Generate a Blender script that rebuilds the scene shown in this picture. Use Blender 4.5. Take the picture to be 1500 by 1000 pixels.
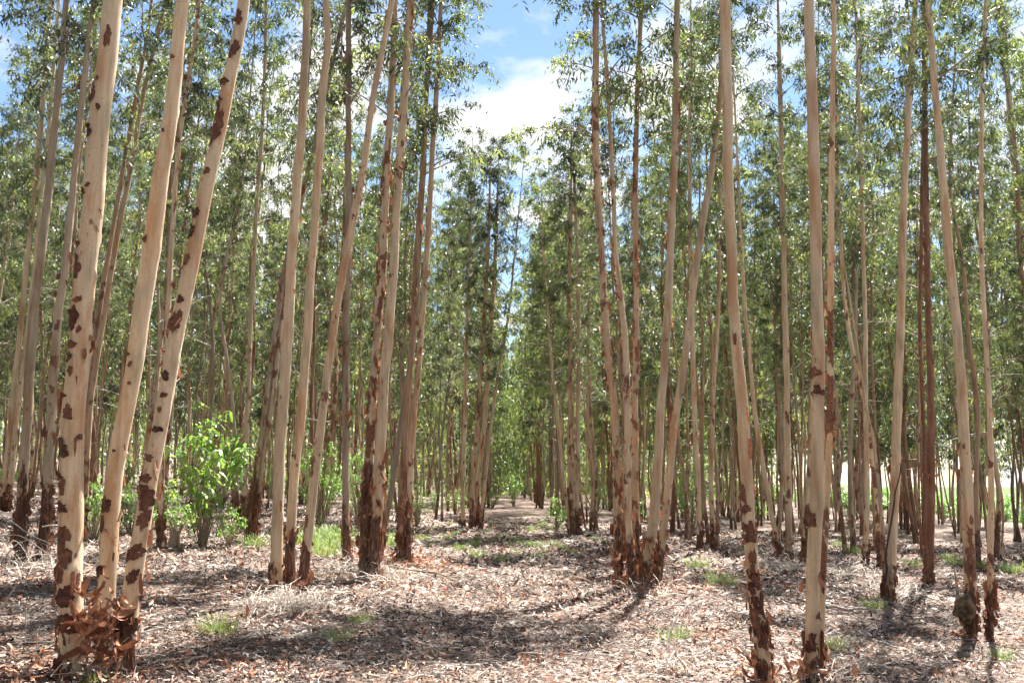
import bpy, math, random
import numpy as np
R = math.radians
rng = np.random.default_rng(7)
random.seed(7)
for o in list(bpy.data.objects):
    bpy.data.objects.remove(o)
S = bpy.context.scene
COL = S.collection

# ------------------------------------------------------------------ camera
F = 1400.0                      # focal length in pixels of the 1500 x 1000 photograph
CAM_H = 1.5
PITCH = math.atan(195 / F)
cam = bpy.data.cameras.new('camera')
cam.sensor_width = 36
cam.lens = 36 * F / 1500
cam.clip_start = 0.05
cam.clip_end = 6000
camo = bpy.data.objects.new('camera', cam)
COL.objects.link(camo)
camo.location = (0, 0, CAM_H)
camo.rotation_euler = (math.pi / 2 + PITCH, 0, 0)
S.camera = camo

# ------------------------------------------------------------------ light
SUN_EL, SUN_AZ = 61.0, 31.0     # degrees; azimuth measured from +Y (view direction) towards +X
sun = bpy.data.lights.new('sun', 'SUN')
sun.energy = 5.0
sun.angle = R(0.53)
sun.color = (1.0, 0.965, 0.915)
suno = bpy.data.objects.new('sun', sun)
COL.objects.link(suno)
suno.rotation_euler = (R(90 - SUN_EL), 0, R(180 - SUN_AZ))
# sun lamp shines along its local -Z; check: tilt about X then turn about Z
sd = (math.sin(R(SUN_AZ)) * math.cos(R(SUN_EL)), math.cos(R(SUN_AZ)) * math.cos(R(SUN_EL)), math.sin(R(SUN_EL)))
from mathutils import Vector
suno.rotation_euler = Vector(sd).to_track_quat('Z', 'Y').to_euler()

W = bpy.data.worlds.new('World')
S.world = W
W.use_nodes = True
nt = W.node_tree
nt.nodes.clear()
def wn(t, **k):
    n = nt.nodes.new(t)
    for a, b in k.items():
        setattr(n, a, b)
    return n
wo = wn('ShaderNodeOutputWorld')
sky = wn('ShaderNodeTexSky', sky_type='NISHITA', sun_disc=False)
sky.sun_elevation = R(SUN_EL)
sky.sun_rotation = R(SUN_AZ)
sky.air_density = 1.0
sky.dust_density = 0.05
sky.ozone_density = 1.6
bg1 = wn('ShaderNodeBackground')
bg1.inputs[1].default_value = 0.05
nt.links.new(sky.outputs[0], bg1.inputs[0])
bg2 = wn('ShaderNodeBackground')
bg2.inputs[0].default_value = (1.0, 0.99, 0.97, 1)
bg2.inputs[1].default_value = 0.31
tc = wn('ShaderNodeTexCoord')
sep = wn('ShaderNodeSeparateXYZ')
nt.links.new(tc.outputs['Generated'], sep.inputs[0])
mz = wn('ShaderNodeMath', operation='MAXIMUM')
mz.inputs[1].default_value = 0.0
nt.links.new(sep.outputs[2], mz.inputs[0])
az = wn('ShaderNodeMath', operation='ADD')
az.inputs[1].default_value = 0.22
nt.links.new(mz.outputs[0], az.inputs[0])
dx = wn('ShaderNodeMath', operation='DIVIDE')
dy = wn('ShaderNodeMath', operation='DIVIDE')
for d, k in ((dx, 0), (dy, 1)):
    nt.links.new(sep.outputs[k], d.inputs[0])
    nt.links.new(az.outputs[0], d.inputs[1])
cmb = wn('ShaderNodeCombineXYZ')
nt.links.new(dx.outputs[0], cmb.inputs[0])
nt.links.new(dy.outputs[0], cmb.inputs[1])
mp = wn('ShaderNodeMapping')
mp.inputs['Location'].default_value = (3.46, 0.80, 0.0)
nt.links.new(cmb.outputs[0], mp.inputs[0])
cn = wn('ShaderNodeTexNoise')
cn.inputs['Scale'].default_value = 1.9
cn.inputs['Detail'].default_value = 7
cn.inputs['Roughness'].default_value = 0.55
cn.inputs['Distortion'].default_value = 0.15
nt.links.new(mp.outputs[0], cn.inputs['Vector'])
cr = wn('ShaderNodeValToRGB')
cr.color_ramp.elements[0].position = 0.475
cr.color_ramp.elements[1].position = 0.575
nt.links.new(cn.outputs['Fac'], cr.inputs[0])
wm = wn('ShaderNodeMixShader')
nt.links.new(cr.outputs[0], wm.inputs[0])
nt.links.new(bg1.outputs[0], wm.inputs[1])
nt.links.new(bg2.outputs[0], wm.inputs[2])
nt.links.new(wm.outputs[0], wo.inputs[0])

S.view_settings.view_transform = 'Standard'
S.view_settings.look = 'None'
S.view_settings.gamma = 1
S.view_settings.use_curve_mapping = False
S.view_settings.exposure = 2.14
S.render.engine = 'CYCLES'
S.cycles.max_bounces = 4
S.cycles.use_adaptive_sampling = True
S.cycles.adaptive_threshold = 0.05
S.cycles.adaptive_min_samples = 24
S.cycles.diffuse_bounces = 3
S.cycles.glossy_bounces = 2
S.cycles.transmission_bounces = 3
S.cycles.transparent_max_bounces = 4
S.cycles.sample_clamp_indirect = 6
S.cycles.use_denoising = True
S.cycles.use_light_tree = False

# ------------------------------------------------------------------ helpers
def ground(x, y):
    x = np.asarray(x, float); y = np.asarray(y, float)
    near = np.exp(-(np.hypot(x, y) / 60.0) ** 2)
    b = 0.035 * np.sin(x * 0.9 + 1.3 * np.sin(y * 0.37)) + 0.03 * np.sin(y * 0.71 + x * 0.33 + 2.0) \
        + 0.014 * np.sin(x * 2.7 + y * 1.9) + 0.010 * np.sin(y * 3.3 - x * 2.1 + 0.7)
    # worn hollow of the track and low banks along the planted rows
    b = b - 0.05 * np.exp(-(x / 1.1) ** 2)
    return -0.055 * np.clip(x, -900, 900) + b * near

def pdir(px, py):
    u = (px - 750) / F
    v = (500 - py) / F
    return np.array([u, math.cos(PITCH) - v * math.sin(PITCH), math.sin(PITCH) + v * math.cos(PITCH)])

def on_ground(px, py):
    d = pdir(px, py)
    t = 8.0
    for _ in range(40):
        z = float(ground(d[0] * t, d[1] * t))
        t = 0.5 * t + 0.5 * max(1.0, (z - CAM_H) / d[2])
    return np.array([d[0] * t, d[1] * t, z])

def on_plane(px, py, Y):
    d = pdir(px, py)
    t = Y / d[1]
    return np.array([d[0] * t, Y, CAM_H + d[2] * t]), t

def mesh(name, verts, faces, mats, attr=None, smooth=False, mat_idx=None):
    """faces: (n,4) or (n,3) int array, or a list of such arrays"""
    if not isinstance(faces, list):
        faces = [faces]
    faces = [np.asarray(f, np.int32) for f in faces if len(f)]
    me = bpy.data.meshes.new(name)
    verts = np.asarray(verts, np.float32)
    me.vertices.add(len(verts))
    me.vertices.foreach_set('co', verts.ravel())
    loops = np.concatenate([f.ravel() for f in faces])
    sizes = np.concatenate([np.full(len(f), f.shape[1], np.int32) for f in faces])
    starts = np.concatenate([[0], np.cumsum(sizes)[:-1]]).astype(np.int32)
    me.loops.add(len(loops))
    me.loops.foreach_set('vertex_index', loops)
    me.polygons.add(len(sizes))
    me.polygons.foreach_set('loop_start', starts)
    me.polygons.foreach_set('loop_total', sizes)
    if mat_idx is not None:
        me.polygons.foreach_set('material_index', np.asarray(mat_idx, np.int32))
    me.polygons.foreach_set('use_smooth', np.full(len(sizes), smooth, bool))
    for m in (mats if isinstance(mats, (list, tuple)) else [mats]):
        me.materials.append(m)
    if attr is not None:
        a = me.attributes.new('tint', 'FLOAT', 'POINT')
        a.data.foreach_set('value', np.asarray(attr, np.float32))
    me.update()
    me.validate()
    return me

def obj(name, me, parent=None, loc=None, rot=None, scale=None, **props):
    o = bpy.data.objects.new(name, me)
    COL.objects.link(o)
    if parent is not None:
        o.parent = parent
    if loc is not None:
        o.location = loc
    if rot is not None:
        o.rotation_euler = rot
    if scale is not None:
        o.scale = (scale,) * 3 if np.isscalar(scale) else scale
    for k, v in props.items():
        o[k] = v
    return o

def thing(name, label, cat, loc, group=None, rz=0.0):
    o = obj(name, None, None, loc, (0, 0, rz), label=label, category=cat)
    o.empty_display_size = 0.2
    if group:
        o['group'] = group
    return o

def catmull(P, n):
    P = np.asarray(P, float)
    Q = np.vstack([2 * P[0] - P[1], P, 2 * P[-1] - P[-2]])
    m = len(P) - 1
    s = np.linspace(0, m, n)
    i = np.minimum(s.astype(int), m - 1)
    t = (s - i)[:, None]
    a, b, c, d = Q[i], Q[i + 1], Q[i + 2], Q[i + 3]
    return 0.5 * (2 * b + (c - a) * t + (2 * a - 5 * b + 4 * c - d) * t ** 2 + (3 * b - a - 3 * c + d) * t ** 3)

def tube(P, rad, k=8, cap=True, rf=None):
    """tube round points P with radii; rf(s, theta)->multiplier; returns verts, quads list"""
    P = np.asarray(P, float); n = len(P)
    rad = np.asarray(rad, float)
    T = np.gradient(P, axis=0)
    T /= np.linalg.norm(T, axis=1)[:, None] + 1e-9
    ref = np.array([1.0, 0, 0]) if abs(T[:, 0]).mean() < 0.8 else np.array([0, 1.0, 0])
    U = np.cross(T, np.cross(ref, T)); U /= np.linalg.norm(U, axis=1)[:, None] + 1e-9
    V = np.cross(T, U)
    th = np.linspace(0, 2 * np.pi, k, endpoint=False)
    m = rad[:, None] * np.ones((n, k))
    if rf is not None:
        m = m * rf
    vs = P[:, None, :] + m[:, :, None] * (np.cos(th)[None, :, None] * U[:, None, :] + np.sin(th)[None, :, None] * V[:, None, :])
    idx = np.arange(n * k).reshape(n, k)
    q = np.stack([idx[:-1], np.roll(idx[:-1], -1, 1), np.roll(idx[1:], -1, 1), idx[1:]], -1).reshape(-1, 4)
    return vs.reshape(-1, 3), q

class MB:
    def __init__(s):
        s.v, s.f, s.t, s.n = [], [], [], 0
    def add(s, v, f, tint=0.0):
        v = np.asarray(v); f = np.asarray(f)
        s.v.append(v); s.f.append(f + s.n)
        s.t.append(np.broadcast_to(np.asarray(tint, float), (len(v),)).copy())
        s.n += len(v)
    def mesh(s, name, mats, smooth=False):
        by = {}
        for f in s.f:
            by.setdefault(f.shape[1], []).append(f)
        return mesh(name, np.vstack(s.v), [np.vstack(x) for x in by.values()], mats, np.concatenate(s.t), smooth)

# ------------------------------------------------------------------ materials
def material(name):
    m = bpy.data.materials.new(name)
    m.use_nodes = True
    m.node_tree.nodes.clear()
    t = m.node_tree
    def n(kind, ins=None, **k):
        x = t.nodes.new(kind)
        for a, b in k.items():
            setattr(x, a, b)
        for a, b in (ins or {}).items():
            if hasattr(b, 'is_output'):
                t.links.new(b, x.inputs[a])
            else:
                x.inputs[a].default_value = b
        return x
    return m, n, t
def ramp(n, fac, stops, interp='LINEAR'):
    r = n('ShaderNodeValToRGB', {0: fac})
    r.color_ramp.interpolation = interp
    e = r.color_ramp.elements
    while len(e) < len(stops):
        e.new(0.5)
    for x, (p, c) in zip(e, stops):
        x.position = p
        x.color = (*c, 1) if len(c) == 3 else c
    return r.outputs[0]
def mixc(n, fac, a, b, mode='MIX'):
    x = n('ShaderNodeMix', data_type='RGBA', blend_type=mode)
    for key, val in ((0, fac), (6, a), (7, b)):
        if hasattr(val, 'is_output'):
            x.id_data.links.new(val, x.inputs[key])
        else:
            x.inputs[key].default_value = (*val, 1) if isinstance(val, tuple) and len(val) == 3 else val
    return x.outputs[2]
def math_(n, op, a, b=0.0, clamp=False):
    x = n('ShaderNodeMath', {0: a, 1: b}, operation=op)
    x.use_clamp = clamp
    return x.outputs[0]
def prop(n, name):
    return n('ShaderNodeAttribute', attribute_type='OBJECT', attribute_name=name).outputs['Fac']

def bark_material():
    m, n, t = material('gum bark')
    tc = n('ShaderNodeTexCoord')
    oi = n('ShaderNodeObjectInfo')
    off = n('ShaderNodeVectorMath', {0: tc.outputs['Object']}, operation='ADD')
    sc = n('ShaderNodeMath', {0: oi.outputs['Random'], 1: 57.0}, operation='MULTIPLY')
    cb = n('ShaderNodeCombineXYZ', {0: sc.outputs[0], 1: sc.outputs[0], 2: sc.outputs[0]})
    t.links.new(cb.outputs[0], off.inputs[1])
    P = off.outputs[0]
    z = n('ShaderNodeSeparateXYZ', {0: tc.outputs['Object']}).outputs[2]
    st = n('ShaderNodeMapping', {0: P, 'Scale': (1, 1, 0.28)}).outputs[0]
    st2 = n('ShaderNodeMapping', {0: P, 'Scale': (1, 1, 0.5)}).outputs[0]
    hoop = n('ShaderNodeMapping', {0: P, 'Scale': (1, 1, 6.0)}).outputs[0]
    big = n('ShaderNodeTexNoise', {'Vector': st, 'Scale': 2.3, 'Detail': 3.0}).outputs['Fac']
    mid = n('ShaderNodeTexNoise', {'Vector': st2, 'Scale': 7.5, 'Detail': 4.0, 'Roughness': 0.55}).outputs['Fac']
    fine = n('ShaderNodeTexNoise', {'Vector': P, 'Scale': 60.0, 'Detail': 3.0}).outputs['Fac']
    hp = n('ShaderNodeTexNoise', {'Vector': hoop, 'Scale': 9.0, 'Detail': 2.0}).outputs['Fac']
    tone = prop(n, 'tone')      # 0 cream .. 1 grey-green, negative = rusty
    smooth_c = ramp(n, big, [(0.28, (0.42, 0.29, 0.18)), (0.42, (0.59, 0.455, 0.305)), (0.56, (0.66, 0.53, 0.37)), (0.72, (0.46, 0.30, 0.185))])
    grey_c = ramp(n, big, [(0.3, (0.13, 0.11, 0.088)), (0.5, (0.235, 0.205, 0.16)), (0.7, (0.16, 0.13, 0.10))])
    red_c = ramp(n, big, [(0.3, (0.14, 0.066, 0.04)), (0.5, (0.24, 0.13, 0.08)), (0.7, (0.125, 0.055, 0.033))])
    c = mixc(n, math_(n, 'MULTIPLY', tone, 1.0, True), smooth_c, grey_c)
    c = mixc(n, math_(n, 'MULTIPLY', tone, -1.0, True), c, red_c)
    pk = n('ShaderNodeTexNoise', {'Vector': n('ShaderNodeMapping', {0: P, 'Location': (7, 3, 1), 'Scale': (1, 1, 0.22)}).outputs[0], 'Scale': 6.0, 'Detail': 5.0, 'Roughness': 0.6}).outputs['Fac']
    c = mixc(n, math_(n, 'MULTIPLY', ramp(n, pk, [(0.52, (0, 0, 0)), (0.64, (1, 1, 1))]), 0.8), c, mixc(n, 1.0, c, (0.80, 0.58, 0.42), 'MULTIPLY'))
    c = mixc(n, math_(n, 'MULTIPLY', ramp(n, pk, [(0.34, (1, 1, 1)), (0.46, (0, 0, 0))]), 0.8), c, mixc(n, 1.0, c, (0.66, 0.72, 0.74), 'MULTIPLY'))
    # faint hoops and mottling of the live bark
    c = mixc(n, math_(n, 'MULTIPLY', ramp(n, hp, [(0.60, (0, 0, 0)), (0.78, (1, 1, 1))]), 0.16), c, (0.30, 0.20, 0.13))
    c = mixc(n, math_(n, 'MULTIPLY', ramp(n, fine, [(0.55, (0, 0, 0)), (0.75, (1, 1, 1))]), 0.35), c, (0.34, 0.22, 0.14))
    streak = n('ShaderNodeTexNoise', {'Vector': n('ShaderNodeMapping', {0: P, 'Scale': (1, 1, 0.06)}).outputs[0], 'Scale': 24.0, 'Detail': 3.0}).outputs['Fac']
    c = mixc(n, math_(n, 'MULTIPLY', ramp(n, streak, [(0.46, (0, 0, 0)), (0.68, (1, 1, 1))]), 0.5), c, mixc(n, 1.0, c, (0.62, 0.50, 0.42), 'MULTIPLY'))
    lent = n('ShaderNodeTexVoronoi', {'Vector': n('ShaderNodeMapping', {0: P, 'Scale': (1, 1, 1.7)}).outputs[0], 'Scale': 38.0})
    c = mixc(n, math_(n, 'MULTIPLY', ramp(n, lent.outputs['Distance'], [(0.10, (1, 1, 1)), (0.22, (0, 0, 0))]), 0.5), c, (0.20, 0.12, 0.075))
    # islands of old brown bark still clinging on
    patch = prop(n, 'patch')
    ph = n('ShaderNodeMath', {0: z, 1: -0.014}, operation='MULTIPLY').outputs[0]
    lo = n('ShaderNodeMath', {0: 1.8, 1: z}, operation='SUBTRACT')
    lo = math_(n, 'MULTIPLY', math_(n, 'MAXIMUM', lo.outputs[0], 0.0), 0.055)
    s = math_(n, 'ADD', math_(n, 'MULTIPLY', big, 0.35), math_(n, 'MULTIPLY', mid, 0.75))
    s = math_(n, 'ADD', s, patch)
    s = math_(n, 'ADD', s, lo)
    s = math_(n, 'ADD', s, math_(n, 'MAXIMUM', ph, -0.06))
    s = math_(n, 'ADD', s, math_(n, 'MULTIPLY', fine, 0.05))
    isl = ramp(n, s, [(0.690, (0, 0, 0)), (0.705, (1, 1, 1))])
    oldc = ramp(n, fine, [(0.30, (0.07, 0.03, 0.02)), (0.5, (0.17, 0.075, 0.045)), (0.70, (0.26, 0.13, 0.08))])
    c = mixc(n, isl, c, oldc)
    # rough dark stocking at the foot
    skirt = prop(n, 'skirt')
    e = math_(n, 'SUBTRACT', skirt, z)
    e = math_(n, 'ADD', e, math_(n, 'MULTIPLY', math_(n, 'SUBTRACT', mid, 0.5), 2.2))
    e = math_(n, 'ADD', e, math_(n, 'MULTIPLY', math_(n, 'SUBTRACT', big, 0.5), 1.2))
    ek = ramp(n, e, [(0.0, (0, 0, 0)), (0.10, (1, 1, 1))])
    scale_n = n('ShaderNodeTexNoise', {'Vector': st, 'Scale': 34.0, 'Detail': 4.0, 'Roughness': 0.65}).outputs['Fac']
    footc = ramp(n, scale_n, [(0.34, (0.022, 0.013, 0.010)), (0.48, (0.10, 0.052, 0.034)), (0.58, (0.15, 0.078, 0.048)), (0.68, (0.30, 0.19, 0.125))])
    c = mixc(n, ek, c, footc)
    # knots
    vo = n('ShaderNodeTexVoronoi', {'Vector': n('ShaderNodeMapping', {0: P, 'Scale': (1, 1, 0.6)}).outputs[0], 'Scale': 5.0})
    kn = ramp(n, vo.outputs['Distance'], [(0.05, (1, 1, 1)), (0.085, (0, 0, 0))])
    c = mixc(n, math_(n, 'MULTIPLY', kn, 0.75), c, (0.12, 0.06, 0.035))
    hgt = math_(n, 'ADD', math_(n, 'MULTIPLY', isl, 0.5), math_(n, 'MULTIPLY', fine, 0.25))
    hgt = math_(n, 'ADD', hgt, math_(n, 'MULTIPLY', ek, 0.4))
    hgt = math_(n, 'ADD', hgt, math_(n, 'MULTIPLY', mid, 0.7))
    hgt = math_(n, 'ADD', hgt, math_(n, 'MULTIPLY', math_(n, 'MULTIPLY', scale_n, ek), 1.6))
    hgt = math_(n, 'ADD', hgt, math_(n, 'MULTIPLY', streak, 0.35))
    bp = n('ShaderNodeBump', {'Strength': 0.7, 'Distance': 0.014, 'Height': hgt})
    b = n('ShaderNodeBsdfPrincipled', {'Base Color': c, 'Roughness': 0.72, 'Normal': bp.outputs[0], 'Specular IOR Level': 0.35})
    n('ShaderNodeOutputMaterial', {0: b.outputs[0]})
    return m

def leaf_material(name, stops, trans, gloss=0.42, tr=0.4, vary=0.06):
    m, n, t = material(name)
    a = n('ShaderNodeAttribute', attribute_name='tint').outputs['Fac']
    oi = n('ShaderNodeObjectInfo').outputs['Random']
    f = math_(n, 'ADD', a, math_(n, 'MULTIPLY', math_(n, 'SUBTRACT', oi, 0.5), vary * 6), True)
    c = ramp(n, f, stops)
    hs = n('ShaderNodeHueSaturation', {'Color': c, 'Hue': math_(n, 'ADD', 0.5 - vary * 0.25, math_(n, 'MULTIPLY', oi, vary * 0.5))})
    b = n('ShaderNodeBsdfPrincipled', {'Base Color': hs.outputs[0], 'Roughness': gloss, 'Specular IOR Level': 0.7})
    tcn = mixc(n, 1.0, hs.outputs[0], (*trans, 1), 'MULTIPLY')
    tb = n('ShaderNodeBsdfTranslucent', {'Color': tcn})
    mx = n('ShaderNodeMixShader', {0: tr, 1: b.outputs[0], 2: tb.outputs[0]})
    n('ShaderNodeOutputMaterial', {0: mx.outputs[0]})
    return m

def flat_leaf_material(name, stops, rough=0.7, tr=0.12):
    m, n, t = material(name)
    a = n('ShaderNodeAttribute', attribute_name='tint').outputs['Fac']
    tc = n('ShaderNodeTexCoord')
    no = n('ShaderNodeTexNoise', {'Vector': tc.outputs['Object'], 'Scale': 45.0, 'Detail': 2.0}).outputs['Fac']
    f = math_(n, 'ADD', a, math_(n, 'MULTIPLY', math_(n, 'SUBTRACT', no, 0.5), 0.9), True)
    c = ramp(n, f, stops)
    b = n('ShaderNodeBsdfPrincipled', {'Base Color': c, 'Roughness': rough, 'Specular IOR Level': 0.4})
    tb = n('ShaderNodeBsdfTranslucent', {'Color': c})
    mx = n('ShaderNodeMixShader', {0: tr, 1: b.outputs[0], 2: tb.outputs[0]})
    n('ShaderNodeOutputMaterial', {0: mx.outputs[0]})
    return m

def plate_material():
    m, n, t = material('old bark plate')
    a = n('ShaderNodeAttribute', attribute_name='tint').outputs['Fac']
    tc = n('ShaderNodeTexCoord').outputs['Object']
    n1 = n('ShaderNodeTexNoise', {'Vector': tc, 'Scale': 26.0, 'Detail': 5.0, 'Roughness': 0.65}).outputs['Fac']
    n2 = n('ShaderNodeTexNoise', {'Vector': n('ShaderNodeMapping', {0: tc, 'Scale': (1, 1, 0.3)}).outputs[0], 'Scale': 110.0, 'Detail': 3.0}).outputs['Fac']
    f = math_(n, 'ADD', math_(n, 'MULTIPLY', a, 0.45), math_(n, 'MULTIPLY', math_(n, 'SUBTRACT', n1, 0.38), 1.5))
    f = math_(n, 'ADD', f, math_(n, 'MULTIPLY', math_(n, 'SUBTRACT', n2, 0.5), 0.6), True)
    c = ramp(n, f, [(0.0, (0.045, 0.022, 0.017)), (0.4, (0.13, 0.058, 0.038)), (0.75, (0.21, 0.10, 0.065)), (1.0, (0.36, 0.20, 0.13))])
    bp = n('ShaderNodeBump', {'Strength': 0.8, 'Distance': 0.006, 'Height': math_(n, 'ADD', n1, n2)})
    b = n('ShaderNodeBsdfPrincipled', {'Base Color': c, 'Roughness': 0.85, 'Normal': bp.outputs[0], 'Specular IOR Level': 0.25})
    n('ShaderNodeOutputMaterial', {0: b.outputs[0]})
    return m

def ground_material():
    m, n, t = material('litter soil')
    tc = n('ShaderNodeTexCoord').outputs['Object']
    a = n('ShaderNodeTexNoise', {'Vector': tc, 'Scale': 0.55, 'Detail': 4.0}).outputs['Fac']
    b = n('ShaderNodeTexNoise', {'Vector': tc, 'Scale': 14.0, 'Detail': 5.0, 'Roughness': 0.75}).outputs['Fac']
    v = n('ShaderNodeTexVoronoi', {'Vector': n('ShaderNodeMapping', {0: tc, 'Scale': (1, 1, 1)}).outputs[0], 'Scale': 26.0, 'Randomness': 1.0})
    vc = n('ShaderNodeSeparateColor', {0: v.outputs['Color']}).outputs[0]
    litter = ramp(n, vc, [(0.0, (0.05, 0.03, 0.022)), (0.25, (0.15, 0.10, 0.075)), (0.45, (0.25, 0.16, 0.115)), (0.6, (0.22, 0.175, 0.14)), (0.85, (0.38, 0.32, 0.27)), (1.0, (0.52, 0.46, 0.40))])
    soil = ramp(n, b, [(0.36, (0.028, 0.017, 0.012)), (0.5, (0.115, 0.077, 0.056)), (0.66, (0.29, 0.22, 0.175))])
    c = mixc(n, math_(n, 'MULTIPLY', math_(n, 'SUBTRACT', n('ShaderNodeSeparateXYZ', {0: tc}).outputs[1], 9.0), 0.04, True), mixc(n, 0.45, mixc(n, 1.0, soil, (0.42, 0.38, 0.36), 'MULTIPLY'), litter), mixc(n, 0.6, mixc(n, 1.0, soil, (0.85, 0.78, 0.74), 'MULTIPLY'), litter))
    c = mixc(n, math_(n, 'MULTIPLY', ramp(n, a, [(0.45, (0, 0, 0)), (0.68, (1, 1, 1))]), 0.25), c, (0.22, 0.13, 0.09))
    # open grassland past the edge of the planting
    geo = n('ShaderNodeSeparateXYZ', {0: tc})
    far = n('ShaderNodeMath', {0: geo.outputs[0], 1: math_(n, 'MULTIPLY', geo.outputs[1], 0.12)}, operation='ADD').outputs[0]
    fo = math_(n, 'MULTIPLY', math_(n, 'SUBTRACT', far, 44.0), 0.12, True)
    c = mixc(n, fo, c, mixc(n, b, (0.05, 0.08, 0.025), (0.12, 0.14, 0.055)))
    bp = n('ShaderNodeBump', {'Strength': 0.8, 'Distance': 0.03, 'Height': math_(n, 'ADD', b, vc)})
    s = n('ShaderNodeBsdfPrincipled', {'Base Color': c, 'Roughness': 0.9, 'Normal': bp.outputs[0], 'Specular IOR Level': 0.2})
    n('ShaderNodeOutputMaterial', {0: s.outputs[0]})
    return m

def wood_material(name, stops, rough=0.8):
    m, n, t = material(name)
    tc = n('ShaderNodeTexCoord').outputs['Object']
    b = n('ShaderNodeTexNoise', {'Vector': tc, 'Scale': 18.0, 'Detail': 4.0}).outputs['Fac']
    c = ramp(n, b, stops)
    bp = n('ShaderNodeBump', {'Strength': 0.4, 'Distance': 0.004, 'Height': b})
    s = n('ShaderNodeBsdfPrincipled', {'Base Color': c, 'Roughness': rough, 'Normal': bp.outputs[0]})
    n('ShaderNodeOutputMaterial', {0: s.outputs[0]})
    return m

M_BARK = bark_material()
M_LEAF = leaf_material('gum leaf', [(0.0, (0.022, 0.036, 0.026)), (0.45, (0.062, 0.086, 0.056)), (0.8, (0.13, 0.16, 0.085)), (1.0, (0.24, 0.26, 0.115))], (2.25, 2.2, 1.0), 0.40, 0.44, 0.10)
M_SHRUB = leaf_material('shrub leaf', [(0.0, (0.08, 0.17, 0.035)), (0.5, (0.16, 0.29, 0.065)), (1.0, (0.27, 0.42, 0.11))], (1.4, 1.4, 0.7), 0.36, 0.45, 0.03)
M_GRASS = leaf_material('grass blade', [(0.0, (0.09, 0.15, 0.035)), (0.5, (0.17, 0.25, 0.06)), (1.0, (0.36, 0.36, 0.15))], (1.3, 1.4, 0.7), 0.5, 0.4, 0.03)
M_LITTER = flat_leaf_material('dry leaf', [(0.0, (0.026, 0.016, 0.012)), (0.16, (0.09, 0.056, 0.040)), (0.3, (0.20, 0.10, 0.060)), (0.45, (0.27, 0.205, 0.16)), (0.7, (0.47, 0.405, 0.345)), (1.0, (0.72, 0.66, 0.59))])
M_FLAKE = flat_leaf_material('peeled bark', [(0.0, (0.09, 0.034, 0.019)), (0.45, (0.22, 0.082, 0.042)), (0.8, (0.40, 0.17, 0.085)), (1.0, (0.52, 0.32, 0.20))], 0.6, 0.15)
M_PLATE = plate_material()
M_GROUND = ground_material()
M_TWIG = wood_material('dead twig', [(0.3, (0.22, 0.18, 0.15)), (0.6, (0.46, 0.41, 0.36))])
M_LIMB = wood_material('limb bark', [(0.3, (0.13, 0.085, 0.055)), (0.6, (0.36, 0.28, 0.20))])
M_DARKWOOD = wood_material('dark dead wood', [(0.3, (0.02, 0.015, 0.012)), (0.6, (0.07, 0.05, 0.04))])
M_STRAW = flat_leaf_material('dry straw', [(0.0, (0.14, 0.10, 0.075)), (0.5, (0.36, 0.30, 0.24)), (1.0, (0.62, 0.56, 0.48))])

# ------------------------------------------------------------------ ground sheet
def build_ground():
    def axis(lo, hi, fine_lo, fine_hi, step):
        a = np.arange(fine_lo, fine_hi + 1e-6, step)
        b = fine_hi + np.geomspace(step, hi - fine_hi, 34)
        c = fine_lo - np.geomspace(step, fine_lo - lo, 34)[::-1]
        return np.concatenate([c, a, b])
    xs = axis(-2500, 2500, -14, 14, 0.16)
    ys = axis(-300, 4000, 4, 32, 0.16)
    X, Y = np.meshgrid(xs, ys)
    Z = ground(X, Y)
    fn = np.exp(-(np.hypot(X, Y - 12) / 30) ** 2)
    Z = Z + fn * 0.012 * np.sin(X * 7.1 + 2 * np.sin(Y * 4.3)) * np.sin(Y * 6.3 + 1.5 * np.sin(X * 3.9)) - 0.004
    nx, ny = len(xs), len(ys)
    idx = np.arange(nx * ny).reshape(ny, nx)
    q = np.stack([idx[:-1, :-1], idx[:-1, 1:], idx[1:, 1:], idx[1:, :-1]], -1).reshape(-1, 4)
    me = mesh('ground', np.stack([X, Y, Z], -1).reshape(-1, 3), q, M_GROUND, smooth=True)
    obj('ground', me, kind='structure', label='leaf-strewn reddish forest floor sloping gently down')
build_ground()

# ------------------------------------------------------------------ stems
def stem_surface(P, rad, k, seed, dense, flare=0.35, amp=0.035, knots=14):
    r = np.random.default_rng(seed)
    n = len(P)
    h = np.concatenate([[0], np.cumsum(np.linalg.norm(np.diff(P, axis=0), axis=1))])
    th = np.linspace(0, 2 * np.pi, k, endpoint=False)[None, :]
    H = h[:, None]
    rf = 1 + amp * (np.sin(H * 2.1 + r.uniform(0, 6)) + 0.7 * np.sin(H * 5.3 + th + r.uniform(0, 6)) + 0.6 * np.sin(2 * th + H * 1.3 + r.uniform(0, 6)) + 0.5 * np.sin(H * 11 + 3 * th + r.uniform(0, 6)))
    rf = rf + flare * np.exp(-H / 0.22) * (1 + 0.5 * np.sin(3 * th + r.uniform(0, 6)) + 0.3 * np.sin(5 * th + r.uniform(0, 6)))
    for _ in range(knots):
        hk, tk = r.uniform(0.2, min(9, h[-1])), r.uniform(0, 2 * np.pi)
        a, w = r.uniform(0.10, 0.28), r.uniform(0.03, 0.06)
        dt = np.angle(np.exp(1j * (th - tk)))
        rf = rf + a * np.exp(-((H - hk) / w) ** 2 - (dt / 0.55) ** 2)
    v, f = tube(P, rad, k, rf=rf)
    return v, f, rf

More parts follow.
